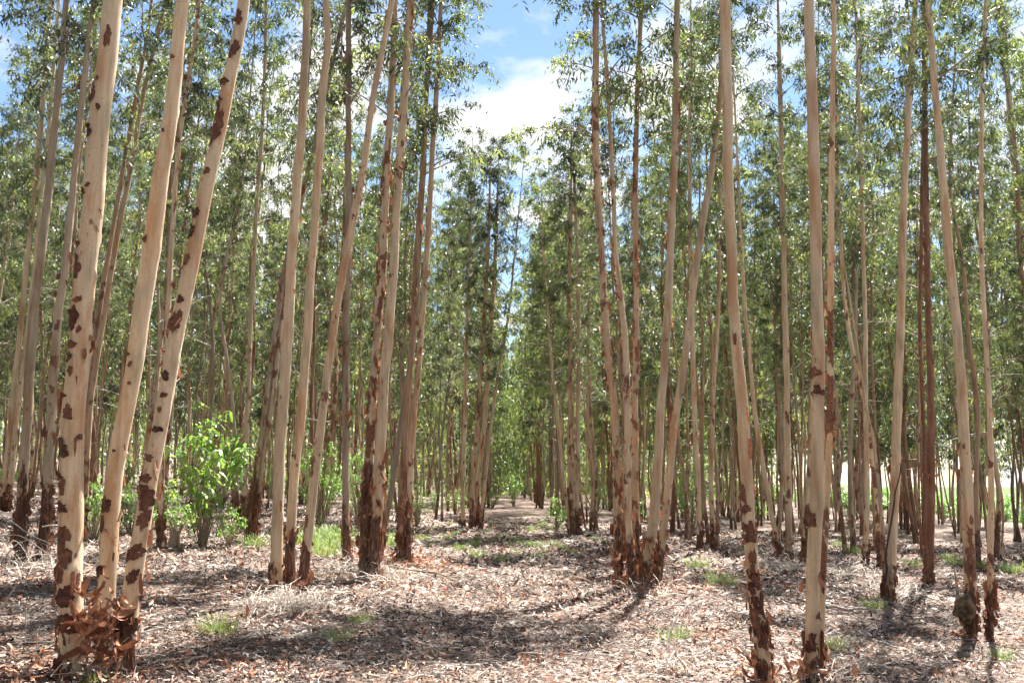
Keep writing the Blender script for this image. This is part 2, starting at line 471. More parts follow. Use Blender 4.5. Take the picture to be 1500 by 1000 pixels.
def flakes_on(P, rad, lo, hi, count, size, seed, az_bias=None, cluster=True):
    """peeling scrolls of bark on a stem, all in one mesh"""
    r = np.random.default_rng(seed)
    h = np.concatenate([[0], np.cumsum(np.linalg.norm(np.diff(P, axis=0), axis=1))])
    mb = MB()
    if cluster:
        nc = max(3, int(count / 7))
        cen = r.uniform(lo, hi, nc); caz = r.uniform(0, 2 * np.pi, nc)
        pick = r.integers(0, nc, count)
        hh = cen[pick] + r.normal(0, 0.16, count)
        aa = caz[pick] + r.normal(0, 0.9, count)
    else:
        hh = r.uniform(lo, hi, count); aa = r.uniform(0, 2 * np.pi, count)
    if az_bias is not None:
        aa = np.where(r.random(count) < 0.5, az_bias + r.normal(0, 0.6, count), aa)
    for i in range(count):
        z = min(max(hh[i], 0.03), hi)
        p = np.array([np.interp(z, h, P[:, j]) for j in range(3)])
        rr = np.interp(z, h, rad)
        v, f = scroll(r, size * r.uniform(0.3, 1.0), size * r.uniform(0.4, 1.7))
        a = aa[i]
        ca, sa = math.cos(a), math.sin(a)
        # local: x tangent, y outward, z up
        M = np.array([[-sa, ca, 0], [ca, sa, 0], [0, 0, 1]])
        if r.random() < 0.4:
            v = v * np.array([-1, 1, 1])
        tilt = r.normal(0, 0.35)
        v = v @ np.array([[math.cos(tilt), 0, math.sin(tilt)], [0, 1, 0], [-math.sin(tilt), 0, math.cos(tilt)]])
        v = (v + [0, rr * 0.96, 0]) @ M + p
        mb.add(v, f, r.uniform(0.1, 1.0))
    return mb

def scroll(r, w, h):
    """a curled scrap of bark: held at x=0, lifting off and rolling outwards"""
    n = 5
    curl = r.uniform(0.6, 3.4)
    s = np.linspace(0, 1, n)
    ang = r.uniform(0.25, 1.0) + s * curl
    x = np.concatenate([[0], np.cumsum(np.cos((ang[1:] + ang[:-1]) / 2))]) * w / n
    y = np.concatenate([[0], np.cumsum(np.sin((ang[1:] + ang[:-1]) / 2))]) * w / n
    tp = np.linspace(1, r.uniform(0.25, 0.9), n)
    top = h / 2 * tp * (1 + r.normal(0, 0.35, n)); bot = -h / 2 * tp * (1 + r.normal(0, 0.35, n)) + np.linspace(0, r.normal(0, 0.4) * h, n)
    v = np.concatenate([np.stack([x, y, top], 1), np.stack([x * 0.95, y * 1.05, bot], 1)])
    i = np.arange(n - 1)
    return v, np.stack([i, i + 1, i + 1 + n, i + n], 1)

# ------------------------------------------------------------------ crowns (shared meshes, 10 m long, along +Z)
CROWN_L = 10.0
def leaf_quads(r, pos, length, width, droop=0.55, fold=None):
    n = len(pos)
    d = r.normal(0, droop, (n, 3)); d[:, 2] -= 1.0
    d /= np.linalg.norm(d, axis=1)[:, None]
    s = np.cross(d, r.normal(0, 1, (n, 3)))
    s /= np.linalg.norm(s, axis=1)[:, None] + 1e-9
    L = length * r.uniform(0.6, 1.3, n)[:, None]; Wd = width * r.uniform(0.7, 1.3, n)[:, None]
    bend = np.cross(d, s) * L * r.normal(0, 0.10, n)[:, None]
    a = pos; b = pos + d * L * 0.42 + s * Wd * 0.5 + bend; c = pos + d * L - bend * 0.3; e = pos + d * L * 0.42 - s * Wd * 0.5 + bend
    v = np.stack([a, b, c, e], 1).reshape(-1, 3)
    q = np.arange(n * 4).reshape(n, 4)
    return v, q

def make_crown(seed, nb, tw, lf, L=0.155, Wd=0.034, rmax=1.75):
    r = np.random.default_rng(seed)
    wood = MB(); pos = []; tin = []
    ga = r.uniform(0, 6)
    for i in range(nb):
        u = (i + r.uniform(0, 0.8)) / nb
        u = u ** 0.85
        h = CROWN_L * (0.0 + 0.97 * u)
        ga += 2.4 + r.normal(0, 0.5)
        ln = (rmax * (1 - u) ** 0.55 * r.uniform(0.55, 1.15) + 0.35)
        if u < 0.22:
            ln *= r.uniform(0.35, 0.95)
        el = R(r.uniform(28, 50) + 22 * u)
        hd = np.array([math.cos(ga), math.sin(ga), 0])
        s = np.linspace(0, 1, 6)[:, None]
        side = np.array([-hd[1], hd[0], 0]) * r.normal(0, 0.18)
        P = np.array([0, 0, h]) + hd * ln * s * math.cos(el) + side * ln * s ** 2 + np.array([0, 0, 1]) * ln * (math.sin(el) * s - 0.28 * s ** 2.2)
        v, f = tube(P, np.linspace(0.020 * (1 - 0.6 * u), 0.004, 6), 4)
        wood.add(v, f)
        for j in range(tw):
            sj = r.uniform(0.28, 1.0)
            k = sj * 5; k0 = min(int(k), 4)
            p0 = P[k0] + (P[k0 + 1] - P[k0]) * (k - k0)
            d = hd * 0.7 + r.normal(0, 0.7, 3) + np.array([0, 0, 0.15]); d /= np.linalg.norm(d)
            tl = r.uniform(0.25, 0.7) * (0.6 + 0.4 * (1 - u))
            ss = np.linspace(0, 1, 4)[:, None]
            Q = p0 + d * tl * ss - np.array([0, 0, 1]) * tl * 0.55 * ss ** 2
            v, f = tube(Q, [0.006, 0.005, 0.004, 0.002], 3)
            wood.add(v, f)
            m = int(lf * r.uniform(0.3, 1.7))
            sl = r.uniform(0.15, 1.0, m) ** 0.7
            q = np.stack([np.interp(sl * 3, np.arange(4), Q[:, a]) for a in range(3)], 1)
            pos.append(q + r.normal(0, 0.055, (m, 3)))
            tin.append(np.repeat(np.clip(r.normal(0.45, 0.24) + r.normal(0, 0.14, m), 0, 1), 4))
    pos = np.vstack(pos)
    v, q = leaf_quads(r, pos, L, Wd)
    lm = mesh('crown', v, q, M_LEAF, np.concatenate(tin))
    wm_ = wood.mesh('limbs', M_LIMB, True)
    return lm, wm_

CROWNS = [make_crown(100 + i, 30, 7, 21, 0.15, 0.031, 1.35) for i in range(6)]
CROWNS_FAR = [make_crown(200 + i, 26, 5, 15, 0.21, 0.048, 1.3) for i in range(4)]

def put_crown(root, a, b, seed, far=False, width=1.0):
    """crown between points a and b (local to root)"""
    r = np.random.default_rng(seed)
    a = Vector(a); b = Vector(b)
    d = b - a
    lm, lw = (CROWNS_FAR if far else CROWNS)[int(r.integers(0, 4 if far else 6))]
    q = d.to_track_quat('Z', 'Y').to_matrix().to_4x4()
    from mathutils import Matrix
    k = d.length / CROWN_L
    m = Matrix.Translation(a) @ q @ Matrix.Rotation(r.uniform(0, 6.28), 4, 'Z') @ Matrix.Diagonal((width * (0.6 + 0.4 * k), width * (0.6 + 0.4 * k), k, 1))
    c = obj('crown', lm, root); c.matrix_local = m
    w = obj('limbs', lw, root, kind='stuff'); w.matrix_local = m
    return c

def strip(r, L, Wd, curl, twist):
    n = 8
    s = np.linspace(0, 1, n)
    a = curl * s
    x = np.concatenate([[0], np.cumsum(np.cos(a[1:]))]) * L / n
    z = np.concatenate([[0], np.cumsum(np.sin(a[1:]))]) * L / n
    wv = Wd / 2 * (0.7 + 0.3 * np.sin(s * np.pi)) * (1 + r.normal(0, 0.12, n))
    tw = twist * s
    rows = []
    for e, dz in ((-1, 1), (0, -1), (1, 1)):      # gutter-shaped section
        rows.append(np.stack([x, e * wv * np.cos(tw), z + e * wv * np.sin(tw) + (abs(e) * wv * 0.55)], 1))
    v = np.concatenate(rows)
    i = np.arange(n - 1)
    q = np.concatenate([np.stack([i + k * n, i + 1 + k * n, i + 1 + (k + 1) * n, i + (k + 1) * n], 1) for k in (0, 1)])
    return v, q

# ------------------------------------------------------------------ traced trees
BASES = []
def crown_span(P, h0):
    h = P[:, 2] - P[0, 2]
    i = int(np.argmin(abs(h - h0)))
    return P[i], P[-1]

def traced_tree(name, label, stems, Ybase=None, group=None, crown_h=6.5, total=14.5, seed=0, foot=None):
    """stems: list of dicts(pts=[(px,py)..] bottom to top, w=(bottom,top), tone, patch, skirt, flakes)"""
    b = on_ground(*stems[0]['pts'][0]) if foot is None else on_ground(*foot)
    if Ybase is not None:
        b = np.array([b[0] * Ybase / b[1], Ybase, 0]); b[2] = float(ground(b[0], b[1]))
    BASES.append(b[:2])
    root = thing(name, label, 'tree', b, group)
    r = np.random.default_rng(seed + 11)
    near = b[1] < 11
    for si, s in enumerate(stems):
        Y0 = b[1] + s.get('dy', 0.0)
        lean = s.get('lean', r.normal(0, 0.012))
        pts = s['pts']
        P = []; T = []
        for (px, py) in pts:
            p, t = on_plane(px, py, Y0)
            dz = max(0, p[2] - b[2])
            p, t = on_plane(px, py, Y0 + lean * dz + 0.03 * math.sin(dz * 0.8 + seed))
            P.append(p); T.append(t)
        P = np.array(P); T = np.array(T)
        g = float(ground(P[0, 0], P[0, 1])) - 0.06
        if P[0, 2] > g + 0.02:                      # run the foot down into the soil
            P = np.vstack([[P[0, 0] + (P[0, 0] - P[1, 0]) * 0.05, P[0, 1], g], P]); T = np.concatenate([[T[0]], T])
        wpx = np.interp(np.linspace(0, 1, len(P)), np.linspace(0, 1, len(s['w'])), s['w'])
        rad = 0.45 * wpx * T / F
        H = total * s.get('tall', r.uniform(0.92, 1.06))
        top = P[-1]; d = P[-1] - P[-2]; d = d / d[2]
        hs = np.array([0.25, 0.5, 0.75, 1.0]) * max(2.5, H - (top[2] - b[2]))
        ex = [top + np.array([d[0] * 0.6 * q + 0.0 * q, d[1] * 0.6 * q, q]) for q in hs]
        er = [rad[-1] * (1 - 0.93 * q) for q in (0.25, 0.5, 0.75, 1.0)]
        P = np.vstack([P, ex]); rad = np.concatenate([rad, er])
        n = int(60 + 10 * len(pts)) if not near else 170
        # even spacing in height
        C = catmull(P, 400); Cr = catmull(np.stack([rad, rad * 0, rad * 0], 1), 400)[:, 0]
        hh = C[:, 2]; hh = np.maximum.accumulate(hh + np.arange(400) * 1e-6)
        split = min(top[2], 9.0)
        tg = np.concatenate([np.linspace(hh[0], split, int(n * 0.8)), np.linspace(split, hh[-1], int(n * 0.2) + 2)[1:]])
        C = np.stack([np.interp(tg, hh, C[:, j]) for j in range(3)], 1); Cr = np.maximum(np.interp(tg, hh, Cr), 0.006)
        C = C - b
        # small natural wander
        C[:, 0] += 0.10 * Cr * np.sin(tg * 2.3 + seed + si) + 0.06 * Cr * np.sin(tg * 5.9 + si)
        v, f, rf = stem_surface(C, Cr, 22 if near else 14, seed * 10 + si, near, flare=s.get('flare', 0.25), knots=22 if near else 12, amp=0.03 if s.get('flakes', (0,))[0] < 60 else 0.05)
        tr = obj('trunk', mesh('trunk', v, f, M_BARK, smooth=True), root, tone=s.get('tone', 0.0), patch=s.get('patch', 0.0) + (0.03 if not near else 0.025), skirt=s.get('skirt', 0.3))
        mb = flakes_on(C, Cr * 1.15, 0.02, 0.3 + 0.7 * s.get('skirt', 0.3), 75 if not near else 80, 0.075 if not near else 0.05, seed * 77 + si)
        mb.t = [q_ * 0.6 for q_ in mb.t]
        obj('shaggy_bark', mb.mesh('shaggy_bark', M_FLAKE, True), tr, kind='stuff')
        fl = s.get('flakes')
        if fl:
            cnt, size, lo, hi = fl
            if not near:
                size *= 1.45
            mb = flakes_on(C, Cr, lo, hi, cnt, size, seed * 31 + si)
            if near:
                for kx in range(len(mb.v)):
                    c0 = mb.v[kx].mean(0)
                    obj('bark_flake', mesh('bark_flake', mb.v[kx] - c0, mb.f[kx] - mb.f[kx].min(), M_FLAKE, mb.t[kx], True), tr, c0)
            else:
                obj('peeling_bark', mb.mesh('peeling_bark', M_FLAKE, True), tr, kind='stuff')
        for pi, (px, py, wp, hp) in enumerate(s.get('plates', [])):
            rp = np.random.default_rng(seed * 1000 + si * 100 + pi)
            zz = on_plane(px, py, Y0)[0][2] - b[2]
            V, Fs = plate(rp, C, Cr, rf, b, Y0, lean * zz + 0.03 * math.sin(zz * 0.8 + seed), px, py, wp, hp)
            obj('bark_plate', mesh('bark_plate', V, Fs, M_PLATE, np.full(len(V), rp.uniform(0.0, 1.0)), True), tr)
        if near:
            rr_ = np.random.default_rng(seed * 500 + si)
            for q in range(9 if s.get('plates') and si != 1 else 4):
                zz = abs(rr_.normal(0.9, 0.9)) + 0.15; a_ = rr_.uniform(0, 6.28)
                i_ = int(np.argmin(abs(C[:, 2] - zz)))
                pos = C[i_] + np.array([math.cos(a_), math.sin(a_), 0]) * (Cr[i_] + 0.012)
                L_ = rr_.uniform(0.08, 0.20)
                v, q4 = strip(rr_, L_, rr_.uniform(0.015, 0.04), rr_.uniform(-0.15, 0.5), rr_.normal(0, 0.8))
                obj('bark_ribbon', mesh('bark_ribbon', v, q4, M_FLAKE, np.full(len(v), rr_.uniform(0.15, 0.8)), True), tr, pos, (0, math.pi / 2 - abs(rr_.normal(0.05, 0.1)), a_))
        ch = s.get('crown_h', crown_h)
        a, e = crown_span(C, ch)
        put_crown(root, a, C[-1], seed * 7 + si, width=s.get('cw', 1.0))
    return root

def plate(r, C, Cr, rf, b, Y0, lean, px, py, wp, hp):
    # raised scale of old bark hugging the stem, its rim lifting away
    p, t = on_plane(px, py, Y0 + lean)
    z = p[2] - b[2]
    cx = np.interp(z, C[:, 2], C[:, 0]); rr = np.interp(z, C[:, 2], Cr)
    phi = math.asin(max(-0.97, min(0.97, (p[0] - b[0] - cx) / rr)))
    a0 = -math.pi / 2 + phi
    da = min(1.4, 0.5 * wp * t / F / rr / max(0.45, math.cos(phi))); dh = 0.5 * hp * t / F
    m = 36
    th = np.linspace(0, 2 * np.pi, m, endpoint=False)
    out = 1.0 + 0.16 * np.sin(2 * th + r.uniform(0, 6)) + 0.10 * np.sin(3 * th + r.uniform(0, 6)) + 0.10 * np.sin(5 * th + r.uniform(0, 6)) + 0.08 * np.sin(7 * th + r.uniform(0, 6)) + 0.08 * np.sin(11 * th + r.uniform(0, 6)) + r.normal(0, 0.06, m)
    out = np.clip(out, 0.3, 1.6)
    lift = np.clip(0.001 + 0.010 * np.sin(th + r.uniform(0, 6)) + 0.006 * np.sin(3 * th + r.uniform(0, 6)), 0.001, 0.02)
    V = []
    k = rf.shape[1]
    for q, rho in enumerate((0.0, 0.5, 0.85, 1.0)):
        for j in range(1 if q == 0 else m):
            a = a0 + da * rho * out[j] * math.cos(th[j]); zz = z + dh * rho * out[j] * math.sin(th[j])
            i = np.interp(zz, C[:, 2], np.arange(len(C))); i0 = min(int(i), len(C) - 2); u = i - i0
            g = (a % (2 * math.pi)) / (2 * math.pi) * k; g0 = int(g) % k; w = g - int(g); g1 = (g0 + 1) % k
            f = (rf[i0, g0] * (1 - w) + rf[i0, g1] * w) * (1 - u) + (rf[i0 + 1, g0] * (1 - w) + rf[i0 + 1, g1] * w) * u
            R_ = np.interp(zz, C[:, 2], Cr) * f + 0.0035 + (lift[j] if q == 3 else 0)
            V.append([np.interp(zz, C[:, 2], C[:, 0]) + R_ * math.cos(a), np.interp(zz, C[:, 2], C[:, 1]) + R_ * math.sin(a), zz])
    V = np.array(V)
    j = np.arange(m); n1 = (j + 1) % m
    tri = np.stack([0 * j, 1 + j, 1 + n1], 1)
    qd = np.concatenate([np.stack([1 + s0 + j, 1 + s0 + m + j, 1 + s0 + m + n1, 1 + s0 + n1], 1) for s0 in (0, m)])
    return V, [qd, tri]

def st(pts, w, **k):
    return dict(pts=pts, w=w, **k)

T1 = traced_tree('eucalyptus_tree', 'thick three-stemmed eucalyptus with cream bark and red bark curls heaped at its foot', [
    st([(102, 992), (103, 875), (104, 750), (109, 620), (116, 500), (127, 375), (140, 250), (153, 125), (166, 0)], (40, 37, 34, 30), patch=-0.06, skirt=0.16, flakes=(34, 0.05, 0.1, 3.6), flare=0.12, plates=[(134,195,12,20),(150,162,6,9),(141,140,7,30),(126,285,8,17),(136,275,5,8),(116,360,9,10),(115,393,14,40),(120,441,14,9),(111,468,17,38),(122,484,6,12),(163,60,8,34),(107,506,17,14),(105,524,13,15),(111,544,8,14),(106,604,13,24),(93,655,19,35),(91,697,9,16),(99,712,9,25),(95,742,20,16),(100,782,18,28),(100,810,22,38),(93,838,13,32),(103,870,28,30),(105,910,32,32),(98,580,8,8),(120,640,6,7),(148,120,6,9)]),
    st([(152, 945), (157, 870), (163, 750), (180, 625), (201, 500), (220, 370), (239, 250), (255, 125), (266, 0)], (26, 28, 27, 21), dy=0.35, patch=-0.09, skirt=0.15, flakes=(10, 0.045, 0.5, 1.6), flare=0.2, plates=[(188,520,9,7),(196,534,7,8),(160,738,15,22),(154,767,8,28),(150,835,14,18),(255,87,9,7),(217,352,6,10),(243,195,5,5),(194,562,5,6),(172,660,5,5)]),
    st([(182, 975), (193, 875), (212, 750), (233, 625), (256, 500), (283, 375), (309, 250), (335, 120), (356, 0)], (30, 27, 24, 19), dy=0.1, patch=-0.06, skirt=0.2, flakes=(36, 0.05, 0.3, 2.6), flare=0.3, plates=[(320,185,18,55),(330,122,11,14),(345,75,13,28),(290,315,11,15),(282,340,12,20),(272,383,13,20),(260,472,17,35),(306,254,8,12),(246,551,11,16),(244,579,9,9),(234,629,15,10),(222,670,12,12),(217,700,15,15),(217,728,28,34),(215,760,20,24),(203,808,27,24),(198,843,15,22),(190,910,34,32),(268,440,9,12),(352,30,10,22),(238,600,7,8),(322,150,9,12)])],
    seed=1, crown_h=8.0, total=15.5)
traced_tree('eucalyptus_tree', 'two-stemmed grey eucalyptus with blackened feet, behind the thick three-stemmed one', [
    st([(31, 818), (32, 740), (38, 640), (46, 500), (60, 375), (74, 250), (88, 110), (97, 0)], (17, 16, 13, 9), tone=0.55, patch=-0.02, skirt=0.9),
    st([(63, 826), (68, 745), (73, 640), (82, 500), (96, 380), (110, 250), (125, 100), (137, 0)], (18, 15, 11, 7), tone=0.5, patch=0.05, skirt=1.1, flakes=(40, 0.06, 0.6, 7))], seed=2)
traced_tree('eucalyptus_tree', 'slim pinkish eucalyptus pair leaning inwards at the photo edge', [
    st([(2, 748), (12, 650), (28, 500), (45, 330), (58, 200), (68, 80), (74, 0)], (9, 8, 6), patch=-0.02, skirt=0.5),
    st([(11, 746), (21, 650), (36, 520), (50, 400), (62, 270), (75, 150), (86, 0)], (9, 7, 5), patch=0.0, skirt=0.6)], seed=3)
traced_tree('eucalyptus_tree', 'thin twin eucalyptus seen between two stems of the three-stemmed tree', [
    st([(122, 792), (126, 690), (132, 600), (146, 500), (168, 370), (190, 250), (212, 130), (238, 20)], (11, 9, 6), patch=0.05, tone=-0.5, skirt=0.6),
    st([(117, 792), (121, 690), (127, 600), (138, 500), (158, 380), (178, 260), (198, 150), (217, 40)], (9, 8, 5), patch=0.06, tone=-0.6, skirt=0.6)], seed=4)
traced_tree('eucalyptus_tree', 'thin eucalyptus covered in flaking bark, behind the leaning cream stem', [
    st([(236, 805), (236, 720), (238, 620), (243, 500), (252, 350), (262, 210), (279, 100), (292, 0)], (10, 9, 6), patch=0.08, skirt=0.3, flakes=(130, 0.06, 1.5, 9))], seed=5)
traced_tree('eucalyptus_tree', 'thin dark eucalyptus standing beside the big leafy shrub', [
    st([(357, 775), (361, 650), (366, 500), (372, 370), (380, 250), (387, 130), (390, 0)], (9, 7, 5), tone=0.4, patch=0.06, skirt=0.6),
    st([(350, 776), (345, 650), (335, 540), (322, 440), (340, 340), (358, 240), (366, 150)], (6, 5, 3), tone=0.6, patch=0.05, skirt=0.5)], seed=6)
T7 = traced_tree('eucalyptus_tree', 'three-stemmed cream eucalyptus with a heap of dry straw at its foot', [
    st([(403, 872), (407, 745), (413, 625), (420, 500), (428, 375), (437, 250), (445, 120), (451, 0)], (21, 18, 15, 12), patch=-0.025, skirt=0.12, tone=-0.05, flakes=(10, 0.05, 0.3, 5), lean=0.0),
    st([(424, 866), (428, 745), (439, 625), (449, 500), (458, 375), (466, 250), (473, 130), (481, 60), (477, 0)], (17, 15, 13, 10), dy=0.35, patch=0.0, skirt=0.7, tone=-0.15, flakes=(18, 0.05, 0.3, 4), lean=0.02),
    st([(443, 868), (450, 800), (456, 745), (469, 625), (486, 500), (507, 375), (530, 255), (550, 125), (574, 0)], (17, 15, 12, 9), dy=0.1, patch=0.03, skirt=0.5, tone=-0.2, flakes=(40, 0.05, 0.3, 7), lean=-0.02)],
    seed=7, crown_h=10.5, total=15.5)
traced_tree('eucalyptus_tree', 'dark leaning eucalyptus with two stems behind the straw-footed tree', [
    st([(362, 792), (380, 660), (402, 500), (418, 390), (440, 300), (468, 180), (495, 60), (508, 0)], (11, 9, 6), tone=0.7, patch=0.09, skirt=1.2, flakes=(50, 0.06, 0.5, 7)),
    st([(371, 794), (388, 660), (404, 545), (417, 420), (432, 300), (446, 180), (455, 60)], (9, 8, 5), tone=0.6, patch=0.08, skirt=1.2)], seed=8)
traced_tree('eucalyptus_tree', 'single grey eucalyptus with a sunlit edge and straight upright trunk', [
    st([(509, 838), (507, 745), (506, 625), (507, 500), (509, 375), (511, 250), (510, 125), (511, 0)], (15, 12, 11, 8), tone=0.8, patch=-0.01, skirt=0.8, flakes=(110, 0.06, 2.0, 8.2), flare=0.3)], seed=9)
T10 = traced_tree('eucalyptus_tree', 'dark double-trunked eucalyptus, heavily scaled with flaking brown bark', [
    st([(534, 850), (537, 745), (543, 625), (552, 500), (560, 375), (567, 250), (574, 120), (579, 0)], (19, 16, 13, 10), tone=0.3, patch=0.10, skirt=1.5, flakes=(230, 0.055, 0.4, 8.4)),
    st([(547, 852), (552, 745), (559, 625), (568, 500), (577, 375), (585, 250), (593, 125), (602, 0)], (20, 17, 14, 11), tone=0.25, patch=0.05, skirt=0.9, dy=-0.05, flakes=(130, 0.055, 0.3, 8.4))], seed=10)
traced_tree('eucalyptus_tree', 'thin smooth grey eucalyptus leaning across the rusty twin-stemmed one', [
    st([(553, 820), (568, 745), (587, 625), (605, 500), (614, 375), (620, 250), (625, 125), (630, 0)], (11, 9, 8, 7), tone=0.95, patch=-0.08, skirt=0.2)], seed=11)
T12 = traced_tree('eucalyptus_tree', 'rusty twin-stemmed eucalyptus ringed by red bark litter', [
    st([(585, 824), (589, 745), (594, 625), (603, 500), (610, 375), (618, 250), (628, 100), (634, 0)], (12, 10, 8, 6), tone=-0.75, patch=0.03, skirt=0.3, flakes=(40, 0.06, 0.5, 6)),
    st([(597, 824), (599, 745), (605, 625), (616, 500), (625, 375), (632, 250), (640, 125), (646, 0)], (12, 10, 9, 7), tone=-0.3, patch=0.02, skirt=0.6, flakes=(30, 0.06, 0.5, 6))], seed=12)
traced_tree('eucalyptus_tree', 'four-stemmed brown eucalyptus clump where the track narrows, beside the grass', [
    st([(677, 772), (680, 650), (683, 500), (686, 400), (690, 300)], (7, 6, 4), tone=0.1, patch=-0.02, skirt=0.2),
    st([(690, 770), (694, 690), (701, 600), (707, 500), (712, 420), (716, 330)], (9, 8, 5), tone=-0.3, patch=0.05, skirt=0.6),
    st([(696, 770), (702, 690), (711, 600), (718, 500), (724, 400), (728, 320)], (9, 8, 5), tone=-0.2, patch=0.05, skirt=0.6, dy=0.3),
    st([(704, 770), (712, 690), (722, 600), (735, 520), (745, 460)], (6, 5, 4), tone=0.2, patch=0.0, skirt=0.4, dy=0.2)], seed=13, crown_h=4.0, total=11.5)
traced_tree('eucalyptus_tree', 'small eucalyptus clump with one pale thin stem bowed towards the track', [
    st([(834, 784), (831, 745), (820, 650), (809, 540), (802, 450), (797, 380)], (6, 5, 4), tone=0.1, patch=-0.08, skirt=0.2, tall=0.7),
    st([(839, 786), (838, 700), (836, 600), (835, 500), (834, 400), (836, 300)], (10, 8, 6), tone=-0.4, patch=0.06, skirt=0.6, flakes=(50, 0.07, 0.1, 5)),
    st([(847, 786), (846, 700), (847, 600), (848, 500), (846, 400), (842, 280)], (9, 7, 5), tone=0.3, patch=0.0, skirt=0.6)], seed=14, crown_h=4.0, total=11.5)
T15 = traced_tree('eucalyptus_tree', 'five-stemmed eucalyptus clump bristling with pale bark scraps at its dark foot', [
    st([(907, 852), (906, 790), (904, 725), (902, 640), (896, 560), (889, 500), (881, 375), (874, 250), (872, 125), (873, 0)], (14, 13, 12, 10), tone=-0.25, patch=0.075, skirt=0.9, flakes=(150, 0.055, 0.1, 8)),
    st([(927, 868), (924, 800), (919, 740), (919, 625), (916, 500), (909, 430), (902, 375), (897, 250), (890, 130), (884, 40)], (14, 13, 8, 5), tone=0.25, patch=0.03, skirt=0.7, flakes=(80, 0.055, 0.1, 6), dy=-0.15),
    st([(935, 846), (931, 745), (930, 625), (932, 500), (931, 375), (931, 250), (934, 125), (940, 0)], (13, 11, 9, 7), tone=-0.4, patch=0.09, skirt=1.0, dy=0.5, flakes=(120, 0.05, 0.2, 8)),
    st([(944, 862), (951, 800), (958, 745), (967, 625), (975, 500), (982, 375), (987, 250), (990, 125), (992, 0)], (18, 16, 12, 9), tone=0.4, patch=-0.02, skirt=0.65, flakes=(50, 0.06, 3.5, 7.5)),
    st([(963, 852), (970, 780), (977, 735), (988, 625), (1005, 510), (1020, 390), (1032, 310), (1043, 245), (1052, 170), (1058, 100), (1060, 0)], (14, 13, 10, 7), tone=0.45, patch=0.0, skirt=0.7, dy=0.3, flakes=(30, 0.055, 0.1, 5))],
    seed=15, foot=(935, 862))
T16 = traced_tree('eucalyptus_tree', 'smooth pale eucalyptus with a brown scaly lower trunk, near the arched grey twigs', [
    st([(1119, 1003), (1116, 950), (1107, 875), (1100, 800), (1093, 700), (1087, 600), (1078, 500), (1072, 375), (1067, 250), (1064, 125), (1062, 0)], (25, 23, 19, 17, 15), patch=-0.05, skirt=0.3, tone=0.1, flakes=(60, 0.045, 0.05, 1.5), flare=0.25, plates=[(1093,780,24,30),(1100,815,10,24),(1108,850,20,26),(1102,840,10,30),(1112,885,22,36),(1104,905,12,30),(1117,930,20,36),(1090,745,10,14),(1085,720,7,30),(1098,860,9,20)])], seed=16, crown_h=8, total=15)
T17 = traced_tree('eucalyptus_tree', 'smooth pale eucalyptus with a thinner flaky stem running up beside it', [
    st([(1190, 998), (1191, 875), (1193, 800), (1196, 700), (1198, 600), (1199, 500), (1196, 375), (1192, 250), (1188, 125), (1185, 0)], (23, 22, 20, 18, 16), patch=-0.09, skirt=0.16, tone=0.22, flakes=(16, 0.05, 2.2, 3.0), flare=0.3, plates=[(1191,545,9,16),(1200,575,22,8),(1194,570,10,12),(1185,760,8,30),(1187,930,10,10),(1184,945,14,20),(1196,900,8,10),(1202,840,6,16)]),
    st([(1199, 1000), (1202, 900), (1206, 800), (1212, 700), (1216, 600), (1217, 500), (1217, 375), (1218, 250), (1220, 125), (1222, 0)], (13, 13, 12, 9, 7), patch=0.09, skirt=0.0, tone=-0.1, dy=0.12, flakes=(90, 0.045, 0.3, 5.5))], seed=17, crown_h=8, total=15)
traced_tree('eucalyptus_tree', 'tan eucalyptus with a dark dead branch propped against its lower trunk', [
    st([(1303, 879), (1306, 800), (1311, 700), (1314, 625), (1318, 500), (1322, 375), (1326, 250), (1333, 125), (1340, 0)], (18, 15, 12, 8), tone=-0.12, patch=-0.02, skirt=0.35, flakes=(14, 0.05, 0.2, 3)),
    st([(1297, 866), (1294, 800), (1290, 740), (1285, 690), (1279, 640), (1270, 600)], (7, 6, 4), tone=0.3, patch=0.03, skirt=0.5, tall=0.5)], seed=18)
traced_tree('eucalyptus_tree', 'deep rust-red eucalyptus with a thin wavy second stem', [
    st([(1361, 857), (1363, 750), (1364, 625), (1361, 500), (1358, 375), (1356, 250), (1355, 100), (1356, 0)], (14, 12, 9, 7), tone=-1.0, patch=0.06, skirt=0.4, flakes=(70, 0.05, 0.4, 7)),
    st([(1357, 850), (1355, 730), (1354, 650), (1350, 560), (1348, 480), (1349, 380), (1352, 200), (1353, 60)], (7, 6, 5), tone=-1.0, patch=0.08, skirt=0.5, dy=0.5, flakes=(40, 0.05, 0.4, 6))], seed=19)
M_BURL = wood_material('burl bark', [(0.35, (0.03, 0.02, 0.012)), (0.5, (0.10, 0.065, 0.036)), (0.65, (0.19, 0.125, 0.07))])
T20 = traced_tree('eucalyptus_tree', 'tan eucalyptus with a bulging burl low on its trunk', [
    st([(1420, 934), (1420, 860), (1418, 750), (1412, 625), (1403, 500), (1391, 375), (1380, 250), (1369, 125), (1360, 0)], (20, 18, 14, 9), tone=0.12, patch=-0.015, skirt=0.35, flakes=(12, 0.05, 0.8, 3))], seed=20)
traced_tree('eucalyptus_tree', 'thin pale eucalyptus just beyond the one with the burl', [
    st([(1450, 938), (1451, 800), (1452, 700), (1450, 625), (1444, 500), (1438, 375), (1437, 250), (1440, 100), (1444, 0)], (11, 9, 7, 5), tone=0.05, patch=0.0, skirt=0.6, flakes=(20, 0.045, 0.1, 4))], seed=21)
traced_tree('eucalyptus_tree', 'eucalyptus only whose upper trunk enters the photo at the far right edge', [
    st([(1526, 800), (1513, 600), (1500, 425), (1487, 260), (1478, 150), (1472, 65), (1465, 0)], (12, 10, 7), tone=0.4, patch=0.03, skirt=0.5)], seed=22)
